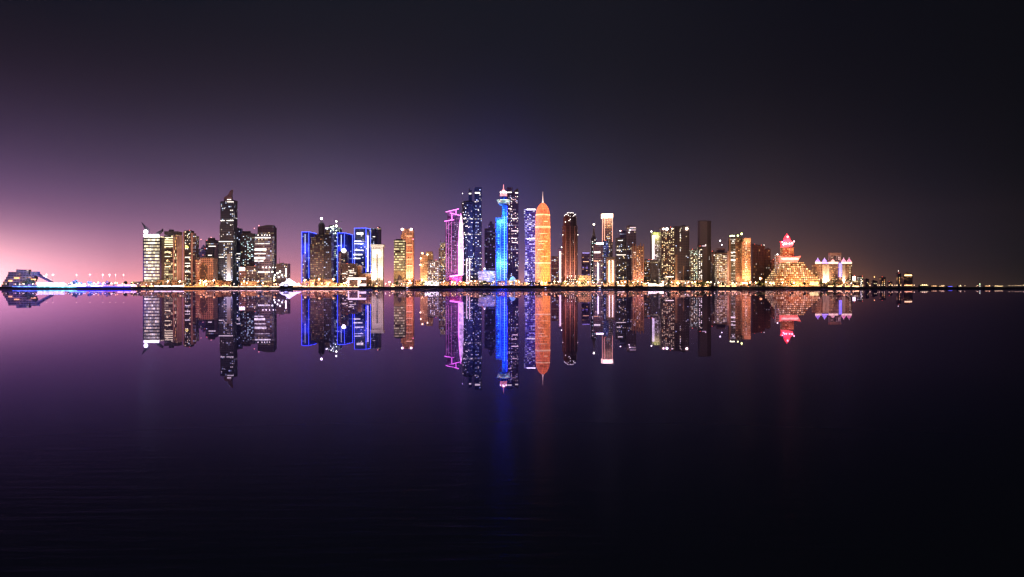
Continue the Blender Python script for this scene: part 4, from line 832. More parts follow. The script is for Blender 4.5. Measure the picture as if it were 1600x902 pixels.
pkc = glow('pink_cornice', (1,.13,.09), 2.4, True, vary=.35); wl = glow('hot_cornice', (1,.62,.42), 2.4, vary=.3)
yc = 30
obj('flared_crown', MB().slab([(s.X(1226),s.Z(410)),(s.X(1250),s.Z(410)),(s.X(1253),s.Z(405)),(s.X(1256),s.Z(399.5)),(s.X(1249),s.Z(401)),(s.X(1230),s.Z(401)),(s.X(1222.5),s.Z(399.5)),(s.X(1225.5),s.Z(404))], yc-6, yc+24), pkc, s.t)
obj('cornice_light', MB().box(s.X(1225), s.X(1252), yc-7, yc-6.2, s.Z(405.5), s.Z(402.5)), wl, s.t)
s.box('upper_block', 1228, 1246, 402, 386, facade('pyrtop', (.5,.25,.12), (.3,.12,.05), a=(1,.6,.3), b=WARM, st=1.3, p=.7, cw=4, ch=4, clump=.3), yc, 22)
b = MB(); x0, x1 = s.X(1228), s.X(1246.5); xm = (x0+x1)/2
obj('lantern', MB().slab([(s.X(1228),s.Z(386)),(s.X(1228.5),s.Z(380)),(s.X(1226.8),s.Z(376)),(s.X(1230.5),s.Z(377)),(s.X(1232.5),s.Z(374.5)),(s.X(1241),s.Z(374.5)),(s.X(1244),s.Z(377)),(s.X(1247),s.Z(376)),(s.X(1245.5),s.Z(380)),(s.X(1244),s.Z(384)),(s.X(1234),s.Z(386))], yc+1, yc+20), glow('lantern_pink', (1,.03,.05), 3.4, True, vary=.4), s.t)
obj('pointed_dome', MB().lathe([(7.6, s.Z(374.5)), (8.2, s.Z(373.4)), (7.2, s.Z(370.6)), (4.6, s.Z(367.6)), (2, s.Z(365.6)), (.3, s.Z(363.6))], 20, s.X(1236.6), yc+10), glow('dome_pink', (1,.03,.05), 3.6, True, vary=.25), s.t, smooth=True)
for px, py in ((1236.6,369),(1234,380),(1239,380),(1243,379.5),(1231,380)): s.lamp(px, py, (1,.6,.6), 6, 2.0, yc+(-.5 if py > 375 else 3), 'crown_light')
for px, py in ((1227.5,377.5),(1229,381.5),(1246,376.5)): s.lamp(px, py, (1,.55,.65), 7, 1.6, yc-1, 'crown_light')
s.box('annex', 1218, 1223.5, None, 397.5, facade('annex', (.55,.4,.38), a=WHITE, b=(1,.7,.7), st=1.8, p=.45, band=.2, cw=3, ch=6), yc+4, 10); s.lamp(1220.5, 397, (1,.8,.75), 6, 1.8, yc+3)
obj('entrance_sign', MB().box(s.X(1264), s.X(1277), -9, -8.2, s.Z(446), s.Z(440.5)), glow('yellow_green_sign', (1,.9,.25), 2.0, vary=.3), s.t)
obj('dome_base', MB().lathe([(8.6, s.Z(375.6)), (8.8, s.Z(374.4))], 20, s.X(1236.6), yc+10), glow('dome_purple', (.5,.12,.9), 1.2), s.t)
point('crown_glow', (s.cx+s.X(1237), s.Y+yc-14, s.Z(378)), 2.5e4, (1,.08,.12), 3); spot('floodlight', (s.cx, s.Y-45, 6), (s.cx, s.Y+20, 32), 3.5e5, (1,.38,.13), 110)
# --- domed hotel complex
s = Bld('domed_hotel', 'sandstone hotel with a row of small lit domes and a blue light column', 'domed sandstone hotel', 1274, 1332, 395, 2440, 0, 'hotel', 34)
m = facade('dom', (.45,.27,.17), (.15,.08,.06), a=WARM, b=CREAM, st=1.3, p=.16, band=0, cw=4, ch=4)
s.box('main_body', 1275, 1331.5, None, 413, m, 2); gm = facade('gate_lit', (.5,.3,.25), a=(1,.45,.4), b=(1,.7,.6), st=1.7, p=.6, cw=3, ch=4, clump=.3); s.box('gate_tower', 1298, 1303.5, 413, 396.5, gm, 4, 14); s.box('gate_tower', 1310, 1315, 413, 396, gm, 4, 14); s.box('gate_lintel', 1297.8, 1315.2, 399.5, 395, plain('rose_stone_lintel', (.6,.35,.3)), 3.5, 15)
cs = plain('cream_bay', (.75,.62,.48))
for a, b_ in ((1285.2, 1290.2), (1291, 1295.6), (1315.8, 1320.4)): s.box('lit_bay', a, b_, None, 413.5, cs, -.8, 6)
for px in (1288, 1293.5, 1318): spot('floodlight', (s.cx+s.X(px), s.Y-12, 5), (s.cx+s.X(px), s.Y, 34), 1.8e5, (1,.68,.48), 60)
obj('blue_column', MB().box(s.X(1311), s.X(1315), -1, 1, s.Z(433), s.Z(411)), glow('blue_column', (.25,.2,1), 2.4, True), s.t)
for (px, col) in ((1279,(.6,.3,1)),(1289.5,(.5,.3,1)),(1302,(1,.45,.4)),(1319.5,(1,.3,.45)),(1328,(1,.25,.4))):
    x = s.X(px); g_ = glow('dome_%s' % str(col), col, 1.7, vary=.3)
    obj('dome', MB().lathe([(5, s.Z(410)), (5.2, s.Z(408.8)), (4.4, s.Z(407)), (2.2, s.Z(405.6)), (.25, s.Z(403.4))], 16, x, 6), g_, s.t, smooth=True)
    s.lamp(px, 403.0, (1,.7,.85), 4, .5, 6, 'finial_light')
for (a,b_) in ((1274,1284),(1295,1310),(1315,1331.5)): s.hband(a, b_, 410.8, glow('hot_cornice', (1,.75,.6), 3.0, vary=.3), 4.5, 1.4, 'cornice_light')
s.hband(1284.5,1294.5,411, glow('purple_cornice', (.65,.4,1), 2.2), 3, 1.2, 'cornice_light')
s.wins(10, 1326, 1331, 441, 416, (CREAM, WARM), 4, 1.7); s.wins(14, 1299, 1310, 441, 418, (WARM,), 2.5, 1.7)
# --- small buildings to the right, getting farther
def small(label, short, px0, px1, pyt, Y, mat, n, cols, st=6): 
    return simple('distant_block', label, short, px0, px1, pyt, Y, mat, n, cols, st, cat='office building', podium=False, pyb=444)
s = small('small block with a glowing white sign board right of the domed hotel', 'small sign-board block', 1331.5, 1337.5, 432, 2450, facade('sm1', (.2,.15,.13), p=.1), 0, (WHITE,))
obj('sign_board', MB().box(s.X(1332.2), s.X(1336.6), -.6, .4, s.Z(440.5), s.Z(432)), glow('sign_cream', (1,.9,.72), 5), s.t)
small('small dark block crowded with white lights, second right of the domed hotel', 'small white-speckled block', 1342.5, 1349, 433, 2500, facade('sm2', (.1,.09,.09), a=WHITE, b=CREAM, p=.55, st=3, cw=4, ch=4), 14, (WHITE,))
for i, (a, b_, t_, lab) in enumerate(((1353,1358,437,'dark far block with sparse orange windows'),(1364,1371,440,'low far block with two lamps on its roof'),(1377,1384,434,'taller far block on the right shore, third right of the small white-speckled block'),(1389,1394,441,'low far block beside the tall unlit one'),(1403,1408,428,'far narrow tower with a white light at its tip'))):
    Yf = 2620+i*140
    s = small(lab, 'far block %d' % i, a, b_, t_, Yf, facade('far%d' % i, (.24,.19,.19), a=WARM, b=CREAM, p=.04, st=1.6, cw=5, ch=5), 5, (WARM, CREAM))
    if i == 4: s.antenna(1405, 428, 423.5, .5, WHITE, 9)
    if i == 1: s.lamp(1366, 433, WARM, 6, 1.3, -1)
s = Bld('domed_block', 'small distant domed building with an amber lit roof, alone at the right', 'small distant domed building', 1412, 1426, 426, 3400, 0, 'office building', 24)
s.box('main_body', 1412, 1426, None, 432, facade('db', (.3,.17,.1), a=WARM, b=ORANGE, p=.3, st=1.0, cw=5, ch=5)); obj('dome', MB().lathe([(11, s.Z(429)), (8, s.Z(427)), (1, s.Z(425.6))], 16, 0, 12), plain('amber_render', (.7,.42,.25)), s.t)
obj('roof_light', MB().box(s.X(1413.5), s.X(1424.8), -1, 1, s.Z(431.4), s.Z(429.4)), glow('amber_roof', (1,.62,.25), 4), s.t); s.hband(1413, 1425, 446, glow('red_amber', (1,.45,.2), 3), 3)

# ------------------------------------------------------------------ low waterfront buildings between and before the towers
def near_ref(px):
    return min(REF, key=lambda r: abs(r[0]-px))[2]
used = {}
def nth(n): return ['leftmost','second from the left','third from the left','fourth from the left','fifth from the left','sixth from the left','seventh from the left','eighth from the left','ninth from the left'][min(n,8)]
def label_all(items, head, group):
    """items: list of (px, object); names each by the building it stands before and its order there"""
    items = sorted(items, key=lambda i: i[0]); by = {}
    for px, o in items: by.setdefault(near_ref(px), []).append((px, o))
    for ref, l in by.items():
        for k, (px, o) in enumerate(l):
            o['label'] = (head + ' before the ' + ref) if len(l) == 1 else (head + ' before the ' + ref + ', ' + nth(k))
            o['group'] = group
REF[:] = [r for r in REF if not r[2].startswith('far block')]
lows = []
lowm = [facade('low%d' % i, w_, g_, a=a_, b=b_, st=s_, p=p_, band=.1, cw=5, ch=5, gx=.2, gz=.35, clump=.8) for i, (w_, g_, a_, b_, s_, p_) in enumerate((
    ((.4,.25,.18),(.1,.06,.05),WARM,CREAM,1.6,.3), ((.3,.22,.22),(.06,.05,.06),CREAM,WHITE,1.6,.25), ((.5,.32,.2),(.15,.08,.05),(1,.55,.2),WARM,1.5,.4), ((.18,.13,.13),(.04,.03,.03),WARM,CREAM,1.5,.15)))]
px = 206.0
while px < 1345:
    wpx = rnd.uniform(7, 15)
    if rnd.random() < .9 and not (540 < px+wpx/2 < 575) and not (1195 < px+wpx and px < 1285) and not (443 < px+wpx and px < 470):
        Y = 2404 + rnd.uniform(-2, 2); top = rnd.uniform(437, 443.5)
        cxx = PX(px+wpx/2, Y); t = thing('low_building', 'x', 'low building', (cxx, Y-2, ground(cxx, Y)-.3)); ww = wpx*Y/3200; hh = PZ(top, Y)-G0; mm_ = rnd.choice(lowm)
        obj('walls', MB().box(-ww, ww, 0, 10, 0, hh), mm_, t); obj('roof', MB().box(-ww-.6, ww+.6, -.8, 10.6, hh, hh+.7), concrete, t)
        if rnd.random() < .5: obj('canopy', MB().box(-ww*.7, ww*.5, -3, -.01, 3.4, 3.9), concrete, t)
        if rnd.random() < .8: obj('shopfront', MB().box(-ww*.8, ww*rnd.uniform(.1,.8), -.3, -.02, .6, 3.2), glow('shopfront_%d' % rnd.randrange(3), rnd.choice(((1,.5,.2),(1,.68,.36),(1,.36,.12))), 5), t)
        lows.append((px+wpx/2, t))
    px += wpx + rnd.uniform(0, 3)
label_all(lows, 'low waterfront building', 'low waterfront buildings')

# ------------------------------------------------------------------ waterfront strips of light on the left, put into the shape of lit structures
def strip_thing(name, label, cat, px0, px1, py0, py1, Y, col, st, depth=3, sample=True):
    cxx = PX((px0+px1)/2, Y); g = ground(cxx, Y); t = thing(name, label, cat, (cxx, Y, g-.2)); w2 = (px1-px0)*Y/3200; z0, z1 = PZ(py0, Y)-g, PZ(py1, Y)-g
    obj('light_panel', MB().box(-w2, w2, 0, depth, max(z0, .6), z1), glow('g_'+label[:20], col, st, sample, vary=.35), t)
    b = MB(); n = max(2, int(w2/6))
    for i in range(n+1): x = -w2 + 2*w2*i/n; b.box(x-.25, x+.25, -.4, -.05, 0, z1+.3)
    obj('post_row', b, steel, t); obj('roof_edge', MB().box(-w2-.5, w2+.5, -.6, depth+.6, z1+.3, z1+.7), concrete, t)
    return t
strip_thing('broad_light_strip', 'long white glowing waterfront pavilion beside the stepped hotel', 'pavilion', 58.5, 100, 449, 441.8, 2372, (1,.74,1), 2.4)
strip_thing('short_light_strip', 'cyan-white glowing kiosk under the blue trees', 'kiosk', 108, 134, 449, 445.6, 2368, (.25,.75,1), 1.9)
strip_thing('short_light_strip', 'narrow lilac glowing kiosk between the blue trees', 'kiosk', 141, 160, 448.6, 446, 2368, (.6,.5,1), 2)
strip_thing('lit_canopy', 'magenta-white glowing canopy left of the cream banded tower', 'canopy', 183.5, 212, 448, 444.8, 2368, (1,.5,.95), 2.6)
strip_thing('lit_canopy', 'long white glowing canopy at the foot of the pink-piered tower', 'canopy', 241, 288, 448, 446, 2368, (1,.74,.85), 2.4)
strip_thing('lit_canopy', 'wide cream glowing canopy below the white side-lit tower', 'canopy', 1013, 1037, 447.5, 443.3, 2372, (1,.84,.62), 4)
strip_thing('lit_canopy', 'small cream canopy at the foot of the dark slate tower', 'canopy', 965, 976, 448, 445.8, 2372, (1,.8,.55), 3)
# strips of light along the quay edge, put in as glowing bars
def quay(label, px0, px1, col, st, z=.2, name='quay_light_strip', th=.8):
    b = MB(); Ya = 2340; x0, x1 = PX(px0, Ya), PX(px1, Ya); n = max(2, int((x1-x0)/25)); pts = []
    for i in range(n+1):
        x = x0+(x1-x0)*i/n; y = shore_y(x)+9.6; pts.append((x, y, ground(x, y)+z))
    for i in range(n): b.bar(pts[i], pts[i+1], th)
    o = obj(name, b, glow('q_'+label[:24], col, st, False, vary=.6)); o['label'] = label; o['category'] = 'light strip'; return o
quay('blue and cyan light strip along the quay before the stepped hotel', 20, 58, (.1,.2,1), 3.5, z=.9, th=1.7)
quay('bright cyan light strip along the quay before the white pavilion', 58, 118, (.2,.75,1), 4, z=.9, th=2.4)
quay('deep blue light strip along the quay under the blue trees', 118, 205, (.06,.06,1), 3.5, z=.9, th=1.7)
quay('orange light strip along the quay before the pointed arch block', 288, 325, (1,.35,.1), 2.2, z=.7, th=1.6)
quay('white light strip along the quay below the wedge-crowned skyscraper', 325, 436, (1,.6,.42), 3, z=.7, th=1.3)
quay('peach light strip along the quay from the dhow to the portal pavilion', 458, 560, (1,.5,.28), 3, z=.7, th=1.4)
quay('thin cream light strip along the quay before the amber floodlit tower', 1130, 1180, (1,.7,.4), 2.5)
quay('pale grey-rose light strip along the quay before the pyramid hotel', 1200, 1300, (1,.7,.6), .6)

# promenade parapet wall
b = MB()
for i in range(240):
    xa = -XW*.97+2*XW*.97*i/240; xb = xa+2*XW*.97/240; ya, yb = shore_y(xa)+9, shore_y(xb)+9; za, zb_ = ground(xa, ya)-.2, ground(xb, yb)-.2
    k = len(b.v); b.v += [(xa,ya,za),(xb,yb,zb_),(xb,yb,zb_+.9),(xa,ya,za+.9),(xa,ya+.5,za),(xb,yb+.5,zb_),(xb,yb+.5,zb_+.9),(xa,ya+.5,za+.9)]
    for q in ((0,1,2,3),(5,4,7,6),(3,2,6,7)): b.face(tuple(k+j for j in q))
o = obj('seawall', b, plain('seawall_stone', (.12,.11,.11), .8)); o['label'] = 'long low stone seawall along the whole waterfront'; o['category'] = 'seawall'

# ------------------------------------------------------------------ trees
def leaf_crown(rx, rz, n, seed, conical=0):
    r = random.Random(seed); b = MB()
    cl = []
    for k in range(9):
        h = r.uniform(-.8, .8); w_ = (1-abs(h)**2*.7) if not conical else (1-(h+1)/2*.85)
        a = r.uniform(0, 6.28); q = r.uniform(.2, .75)*w_; cl.append((math.cos(a)*q*rx, math.sin(a)*q*rx, h*rz, r.uniform(.3,.5)))
    for i in range(n):
        cx_, cy_, cz_, s_ = r.choice(cl); v = Vector((r.gauss(0,1), r.gauss(0,1), r.gauss(0,1))).normalized()*s_*r.uniform(.4,1.1)
        p = Vector((cx_+v.x*rx, cy_+v.y*rx, cz_+v.z*rz)); u = Vector((r.gauss(0,1), r.gauss(0,1), r.gauss(0,1))).normalized(); w_ = u.orthogonal().normalized(); l = r.uniform(.35,.8)
        k = len(b.v); b.v += [tuple(p-u*l), tuple(p+w_*l*.5), tuple(p+u*l), tuple(p-w_*l*.5)]; b.face((k,k+1,k+2,k+3))
    return b
leafm = plain('dark_foliage', (.06,.09,.04), .7, 0, .5, .6); barkm = plain('bark', (.12,.08,.06), .9)
def proto_tree(kind, seed):
    t = thing('broadleaf_tree' if kind != 'palm' else 'palm_tree', 'x', 'tree' if kind != 'palm' else 'palm tree', (0,0,0)); ks = []
    if kind == 'palm':
        ks.append(obj('trunk', MB().lathe([(.35,0),(.25,3),(.22,8.2)], 8), barkm, t)); b = MB(); r = random.Random(seed)
        for k in range(16):
            a = k/16*6.28+r.uniform(-.15,.15); l = r.uniform(2.6,3.4); up = r.uniform(.1,1.2); prev = None
            for j in range(5):
                f = j/4; x = math.cos(a)*l*f; y = math.sin(a)*l*f; z = 8.2+up*math.sin(f*2.2)-1.6*f*f; wd = .45*(1-f*.8); px_, py_ = -math.sin(a)*wd, math.cos(a)*wd
                b.v += [(x-px_,y-py_,z-.12),(x,y,z+.1),(x+px_,y+py_,z-.12)]; c_ = len(b.v)-3
                if prev is not None: b.face((prev,c_,c_+1,prev+1)); b.face((prev+1,c_+1,c_+2,prev+2))
                prev = c_
        ks.append(obj('crown', b, leafm, t))
    else:
        h = {'round':6,'tall':8,'cone':7}[kind]; rx = {'round':3.6,'tall':3,'cone':6}[kind]; rz = {'round':2.7,'tall':4,'cone':6.5}[kind]
        b = MB().lathe([(.4,0),(.28,h*.5),(.12,h)], 8)
        for a in (.4, 2.4, 4.6): b.bar((0,0,h*.45), (math.cos(a)*rx*.5, math.sin(a)*rx*.5, h*.9), .18)
        ks.append(obj('trunk', b, barkm, t)); cr = obj('crown', leaf_crown(rx, rz, 900 if kind != 'cone' else 2200, seed, kind == 'cone'), leafm, t); cr.location = (0,0,h); ks.append(cr)
    KIDS[t.name] = ks; return t
protos = {'round': proto_tree('round', 1), 'round2': proto_tree('round', 5), 'tall': proto_tree('tall', 2), 'cone': proto_tree('cone', 3), 'palm': proto_tree('palm', 4)}
treelist = []
def put_tree(kind, px, Y, sc=1.0):
    x = PX(px, Y); p = protos[kind]; loc = (x, Y, ground(x, Y)-.2)
    if not p.get('placed'): p['placed'] = 1; p.location = loc; p.scale = (sc,)*3; o = p
    else: o = dup(p, loc, 'x', None, rnd.uniform(0, 6), sc)
    treelist.append((px, kind, o))
for px, sc in ((117,1.5),(121,1.1),(126,1.0),(140,1.15),(144,.9),(151,.9),(157,.95),(165,1.0),(169,1.3),(178,.8),(196,1.2),(206,.9),(108,.9),(47,1.8),(41,1.3),(52,1.1),(12,.9),(28,.9)): put_tree(rnd.choice(('round','round2')), px, 2376, sc*1.35)
for px, sc in ((757,1.05),(833,.75),(1098,1.0),(1103,.8),(1090,.6)): put_tree('cone', px, 2372, sc)
for i in range(112):
    px = rnd.uniform(215, 1340)
    if 443 < px < 462 or 180 < px < 212: continue
    put_tree(rnd.choice(('round','round2','palm','palm','tall')), px, rnd.choice((2366, 2378, 2392)), rnd.uniform(.65, 1.15))
for px, sc in ((753,1.0),(761,1.0),(766,.8),(829,1.1),(837,1.1),(842,.8),(882,1.3),(876,.9),(913,1.5),(909,1.0),(985,1.0),(1046,1.35),(1043,1.0),(1129,1.2),(1085,1.1),(1108,1.2),(1093,1.3),(1187,1.5),(1191,1.1),(1183,1.0),(675,1.0),(662,1.1),(1238,.9),(1257,1.2),(1283,1.4),(1292,1.3),(1302,1.2),(1309,1.0),(1322,1.0)): put_tree(rnd.choice(('round','round2')), px, 2370, sc)
for p in protos.values(): p.pop('placed', None) if hasattr(p, 'pop') else None
for kinds, head, grp in ((('round','round2'), 'dark round-crowned tree', 'round-crowned promenade trees'), (('tall',), 'dark tall narrow tree', 'narrow promenade trees'), (('cone',), 'large dark cone-shaped tree clump', 'cone-shaped waterfront trees'), (('palm',), 'dark palm tree', 'promenade palms')):
    label_all([(px, o) for px, k, o in treelist if k in kinds], head, grp)

# ------------------------------------------------------------------ street lamps
def proto_lamp(h, col, st, name, r=.9, twin=False):
    t = thing(name, 'x', 'street lamp', (0,0,0)); ks = [obj('pole', MB().lathe([(.3,0),(.18,h)], 8), steel, t)]
    ks.append(obj('arm', MB().bar((-1.2 if twin else 0,0,h-.15), (1.2,0,h-.1), .18), steel, t))
    for x in ((-1.3, 1.3) if twin else (1.2,)):
        ks.append(obj('lamp_head', MB().lathe([(r*math.sin(a)+.01, h-.3-r*.8*math.cos(a)) for a in [math.pi*i/6 for i in range(7)]], 10, x, 0), glow('lamp_'+name, col, st), t, smooth=True))
    if name == 'street_lamp':          # an amber glowing ball added as the halo of the lamp
        ks.append(obj('lamp_halo', MB().lathe([(2.1*math.sin(a)+.01, h-.4-1.7*math.cos(a)) for a in [math.pi*i/7 for i in range(8)]], 12, 1.2, .9), glow('amber_halo', (1,.30,.06), 1.0), t, smooth=True))
    KIDS[t.name] = ks; return t
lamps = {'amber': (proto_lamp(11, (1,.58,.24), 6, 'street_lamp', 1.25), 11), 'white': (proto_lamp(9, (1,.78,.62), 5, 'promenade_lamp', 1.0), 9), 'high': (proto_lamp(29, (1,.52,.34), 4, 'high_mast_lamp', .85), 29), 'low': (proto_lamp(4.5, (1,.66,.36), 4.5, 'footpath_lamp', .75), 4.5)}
first = set(); lamplist = []
def put_lamp(kind, px, Y=2352, power=None, col=(1,.5,.22), sc=1):
    p, h = lamps[kind]; x = PX(px, Y); g = ground(x, Y)-.1
    if kind not in first: first.add(kind); p.location = (x, Y, g); p.scale = (sc,)*3; o = p
    else: o = dup(p, (x, Y, g), 'x', None, 0, sc)
    lamplist.append((px, kind, o))
    if power: point('lamp_light', (x, Y-2.2, g+h*sc-.3), power, col, 1.2)
for px in (72,82): put_lamp('high', px, 2420, 6e4, (1,.7,.6))
for px in (119,140,160,171,180,192.5): put_lamp('high', px, 2420, 4e4, (1,.6,.5))
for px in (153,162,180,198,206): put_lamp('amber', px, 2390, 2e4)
P = 9.0e4
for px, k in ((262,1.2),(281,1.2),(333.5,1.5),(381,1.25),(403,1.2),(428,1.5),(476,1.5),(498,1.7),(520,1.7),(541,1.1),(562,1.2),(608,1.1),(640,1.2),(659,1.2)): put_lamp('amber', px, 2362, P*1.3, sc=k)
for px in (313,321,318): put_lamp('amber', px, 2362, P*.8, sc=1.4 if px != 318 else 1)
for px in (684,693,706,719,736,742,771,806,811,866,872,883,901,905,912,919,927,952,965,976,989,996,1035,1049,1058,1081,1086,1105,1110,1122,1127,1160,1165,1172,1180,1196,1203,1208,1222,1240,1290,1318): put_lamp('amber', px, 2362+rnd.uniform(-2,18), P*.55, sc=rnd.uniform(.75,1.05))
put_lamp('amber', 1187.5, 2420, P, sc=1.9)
for px in (30,37,51,57,104,112,123,146,173,228,236,286,377,365,588,602,613,627,669,675,681,688,749,796,822,853,895,933,940,971,1002,1012,1041,1070,1074,1116,1150): put_lamp('white', px, 2356, 1.0e4, (1,.8,.7), rnd.uniform(.7,1.1))
for i in range(170):
    px = rnd.uniform(200, 1340); put_lamp('low', px, 2347+rnd.uniform(0,8), None, sc=rnd.uniform(.7,1.3))
for i in range(46): px = rnd.uniform(4, 215); put_lamp('white', px, 2352+rnd.uniform(0,14), None, sc=rnd.uniform(.45,.9))
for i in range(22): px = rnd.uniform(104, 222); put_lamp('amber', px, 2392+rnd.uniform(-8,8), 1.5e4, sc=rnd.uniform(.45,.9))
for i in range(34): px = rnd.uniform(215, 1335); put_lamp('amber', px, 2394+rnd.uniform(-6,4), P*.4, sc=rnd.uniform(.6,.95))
for i in range(22): put_lamp('low', 1340+rnd.uniform(0, 96), 2700+rnd.random()*200, None, sc=1.3)
for px in (1440,1443,1446): put_lamp('low', px, 3300, None, sc=2.0)
for px in (1458,1461,1471,1474,1500,1507,1525,1527,1540,1545,1555,1558,1561,1566,1576,1581,1586,1590,1594,1598): put_lamp('low', px, 3300, None, sc=rnd.uniform(.9,1.6))
for kind, head, grp in (('amber','amber street lamp','amber street lamps'),('white','white promenade lamp','white promenade lamps'),('high','tall mast with twin lamps','high mast lamps'),('low','small footpath lamp','footpath lamps')):
    label_all([(px, o) for px, k, o in lamplist if k == kind], head, grp)
# far sheds with lights on the right shore
for i, (px0, px1, py, col, lab) in enumerate(((1438,1450,446.5,(1,.85,.35),'far low shed with a wide yellow light'),(1455,1464,447.5,(1,.5,.2),'far low shed with a dim orange light'),(1467,1475,447.8,(1,.6,.3),'far low shed with two small orange lights'),(1481,1488,448.2,(.15,.15,1),'far low shed with a deep blue light'),(1498,1502,447.6,(1,.75,.4),'far hut with a short cream light'),(1539,1547,447.6,(1,.5,.2),'far low shed with an orange light, second last at the right'),(1554,1566,447.8,(1,.7,.3),'far long shed with a row of yellow lights at the right end'))):
    Y = 3320; x = PX((px0+px1)/2, Y); w2 = (px1-px0)*Y/3200; t = thing('far_shed', lab, 'shed', (x, Y, G0-.2), 0, 'sheds on the far right shore')
    h = PZ(py-1.2, Y)-G0; obj('walls', MB().box(-w2*1.1, w2*1.1, 0, 14, 0, h), concrete, t); obj('roof', MB().slab([(-w2*1.15,h),(w2*1.15,h),(0,h+1.2)], -.5, 14.5), concrete, t)
    obj('light_panel', MB().box(-w2, w2, -.5, -.02, max(.5, h-2.4), h-.6), glow('shed%d' % i, col, 1.8, vary=.6), t)
# red-lit marker mast near right
t = thing('marker_mast', 'slim far mast with green and white lights on the right shore', 'mast', (PX(1531, 3300), 3300, G0)); obj('pole', MB().lathe([(.5,0),(.3,12)], 8), steel, t)
for z, c in ((11.5,(.9,1,.6)),(8.5,(.5,1,.5)),(4,(1,1,.8))): obj('lamp_head', MB().lathe([(.2,z-.9),(1,z),(.2,z+.9)], 8, 0, -.4), glow('mm%s' % str(c), c, 8), t)

# ------------------------------------------------------------------ white burst of floodlight shaped as a peaked canopy, dhow and boats
s = Bld('floodlight_burst', 'brilliant white burst of floodlight on the quay behind the dark dhow', 'white floodlight burst', 438, 470, 436, 2380, 0, 'tent', 16)
tm = glow('burst_white', (.9,.8,1), 3.0, True, vary=.3)
obj('canopy', MB().slab([(s.X(a),s.Z(b)) for a,b in ((436,446),(441,441.5),(445,441),(448,437.5),(451,435.5),(454,438),(458,440.5),(462,443),(470,446.5)) ]+[], 0, 14), tm, s.t)
b = MB()
for px in (438,446,456,467): b.lathe([(.3,0),(.25,6)], 6, s.X(px), -1)
obj('pole_row', b, steel, s.t)
point('burst_light', (s.cx, s.Y-14, 8), 6e4, (.8,.75,1), 3); point('burst_light_blue', (s.cx+22, s.Y-24, 6), 5e4, (.2,.2,1), 2)
def boat(name, label, px, Y, Lm, H, cabin=True, lit=None):
    t = thing(name, label, 'boat', (PX(px, Y), Y, -.35)); b = MB(); n = 12; rows = []
    for i in range(n+1):
        f = i/n; x = (f-.5)*Lm; w_ = Lm*.14*math.sin(math.pi*min(1, f*.86+.12))**.6; sh = H*(.55+1.9*(f-.45)**2)
        k = len(b.v); b.v += [(x, -w_, sh), (x, -w_*.7, sh*.35), (x, 0, 0), (x, w_*.7, sh*.35), (x, w_, sh)]; rows.append(k)
    for i in range(n):
        for j in range(4): b.face((rows[i]+j, rows[i+1]+j, rows[i+1]+j+1, rows[i]+j+1))
        b.face((rows[i]+4, rows[i+1]+4, rows[i+1], rows[i]))
    obj('hull', b, plain('dark_timber', (.05,.035,.03), .6), t)
    if cabin:
        obj('cabin', MB().box(-Lm*.28, Lm*.12, -Lm*.08, Lm*.08, H*.5, H*1.25), plain('dark_timber', (.05,.035,.03), .6), t)
        obj('canopy_roof', MB().slab([(-Lm*.36,H*1.3),(Lm*.2,H*1.3),(Lm*.12,H*1.55),(-Lm*.28,H*1.55)], -Lm*.1, Lm*.1), dk, t)
    obj('mast', MB().bar((Lm*.2,0,H*.4), (Lm*.24,0,H*2.2), .22), steel, t)
    if lit: obj('cabin_window', MB().box(-Lm*.2, Lm*.06, -Lm*.08-.12, -Lm*.08-.01, H*.75, H*1.1), glow('boat_lit', lit, 2.5), t)
    return t
boat('dhow', 'dark wooden dhow moored before the brilliant white floodlight burst', 448.5, 2305, 27, 8.0, True, (.5,.5,.8))
boat('small_boat', 'small dark boat moored below the white portal pavilion', 563, 2316, 12, 2.6, False)
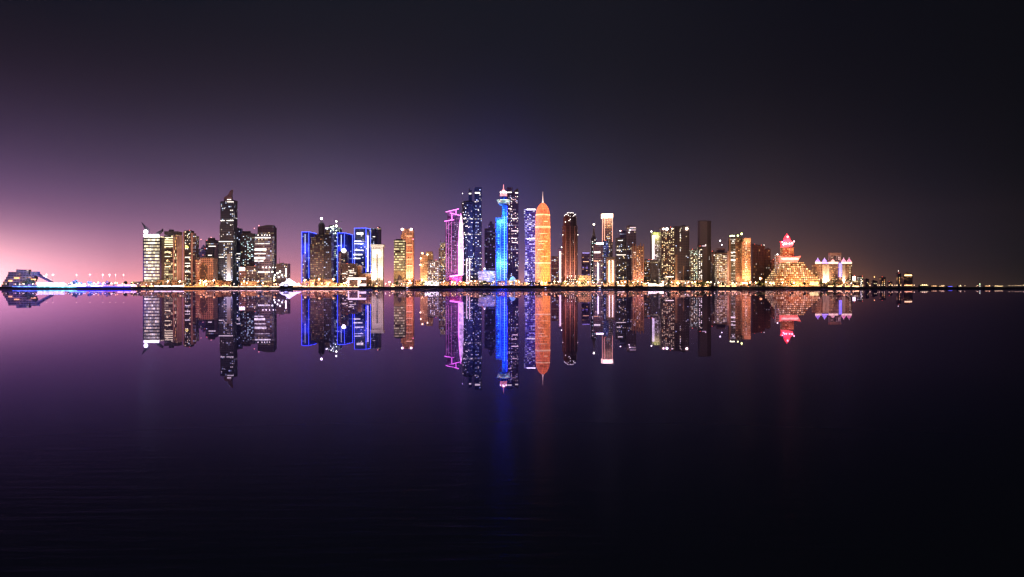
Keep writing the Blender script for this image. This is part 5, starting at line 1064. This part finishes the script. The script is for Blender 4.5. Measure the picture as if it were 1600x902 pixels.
boat('small_boat', 'small dark boat with a lit cabin left of the sandy notched mid-rise', 637, 2316, 15, 3.2, True, (1,.5,.8))
boat('small_boat', 'small boat with a rose-lit cabin moored below the orange bullet tower', 853, 2316, 14, 3.0, True, (1,.6,.75))
boat('small_boat', 'small blue-lit boat moored below the white roof-bar tower', 938, 2316, 16, 3.0, True, (.2,.2,1))
# coloured light on the quay
for px, col, p in ((20,(.2,.15,1),3e4),(45,(.15,.2,1),6e4),(70,(.2,.6,1),1e5),(95,(.5,.3,1),1e5),(130,(.05,.1,1),7e5),(120,(.1,.15,1),9e5),(145,(.1,.1,1),9e5),(160,(.25,.1,1),4e5),(300,(1,.35,.1),9e4),(318,(1,.35,.1),9e4),(785,(.1,.2,1),8e4),(938,(.1,.1,1),2e4),(674,(1,.85,.8),6e4)):
    Y = 2358; point('quay_light', (PX(px, Y), Y, G0+5), p, col, 1.5)
# crowded white fairground lights before the dense white-windowed mid-rise
t = thing('light_arcade', 'arcade crowded with many small white lights below the dense white-windowed mid-rise', 'arcade', (PX(675, 2374), 2374, ground(PX(675,2374),2374)-.2)); w2 = 24*2374/3200
obj('frame', MB().box(-w2, w2, 0, 6, 6.2, 7).box(-w2, -w2+.6, 0, 6, 0, 6.2).box(w2-.6, w2, 0, 6, 0, 6.2), concrete, t)
for i in range(60): obj('bulb', win_mesh((1,.93,.85), rnd.choice((4,8,10)), 1.7, 1.7), None, t, (rnd.uniform(-w2, w2), -.4, rnd.uniform(2.0, 12)*.9))
obj('back_wall', MB().box(-w2, w2, .4, 1.2, 0, 11.2), concrete, t)

# ------------------------------------------------------------------ haze over the bay
m = bpy.data.materials.new('night_haze'); t = nodes(m); o = t.nodes.new('ShaderNodeOutputMaterial'); v = t.nodes.new('ShaderNodeVolumePrincipled')
v.inputs['Color'].default_value = (.9,.9,.95,1); v.inputs['Density'].default_value = .00003; v.inputs['Anisotropy'].default_value = .75
link(t, v.outputs[0], o.inputs['Volume'])
hz = obj('haze', MB().box(-2760, 2760, -520, 4200, -2.2, 330), m); hz['kind'] = 'stuff'
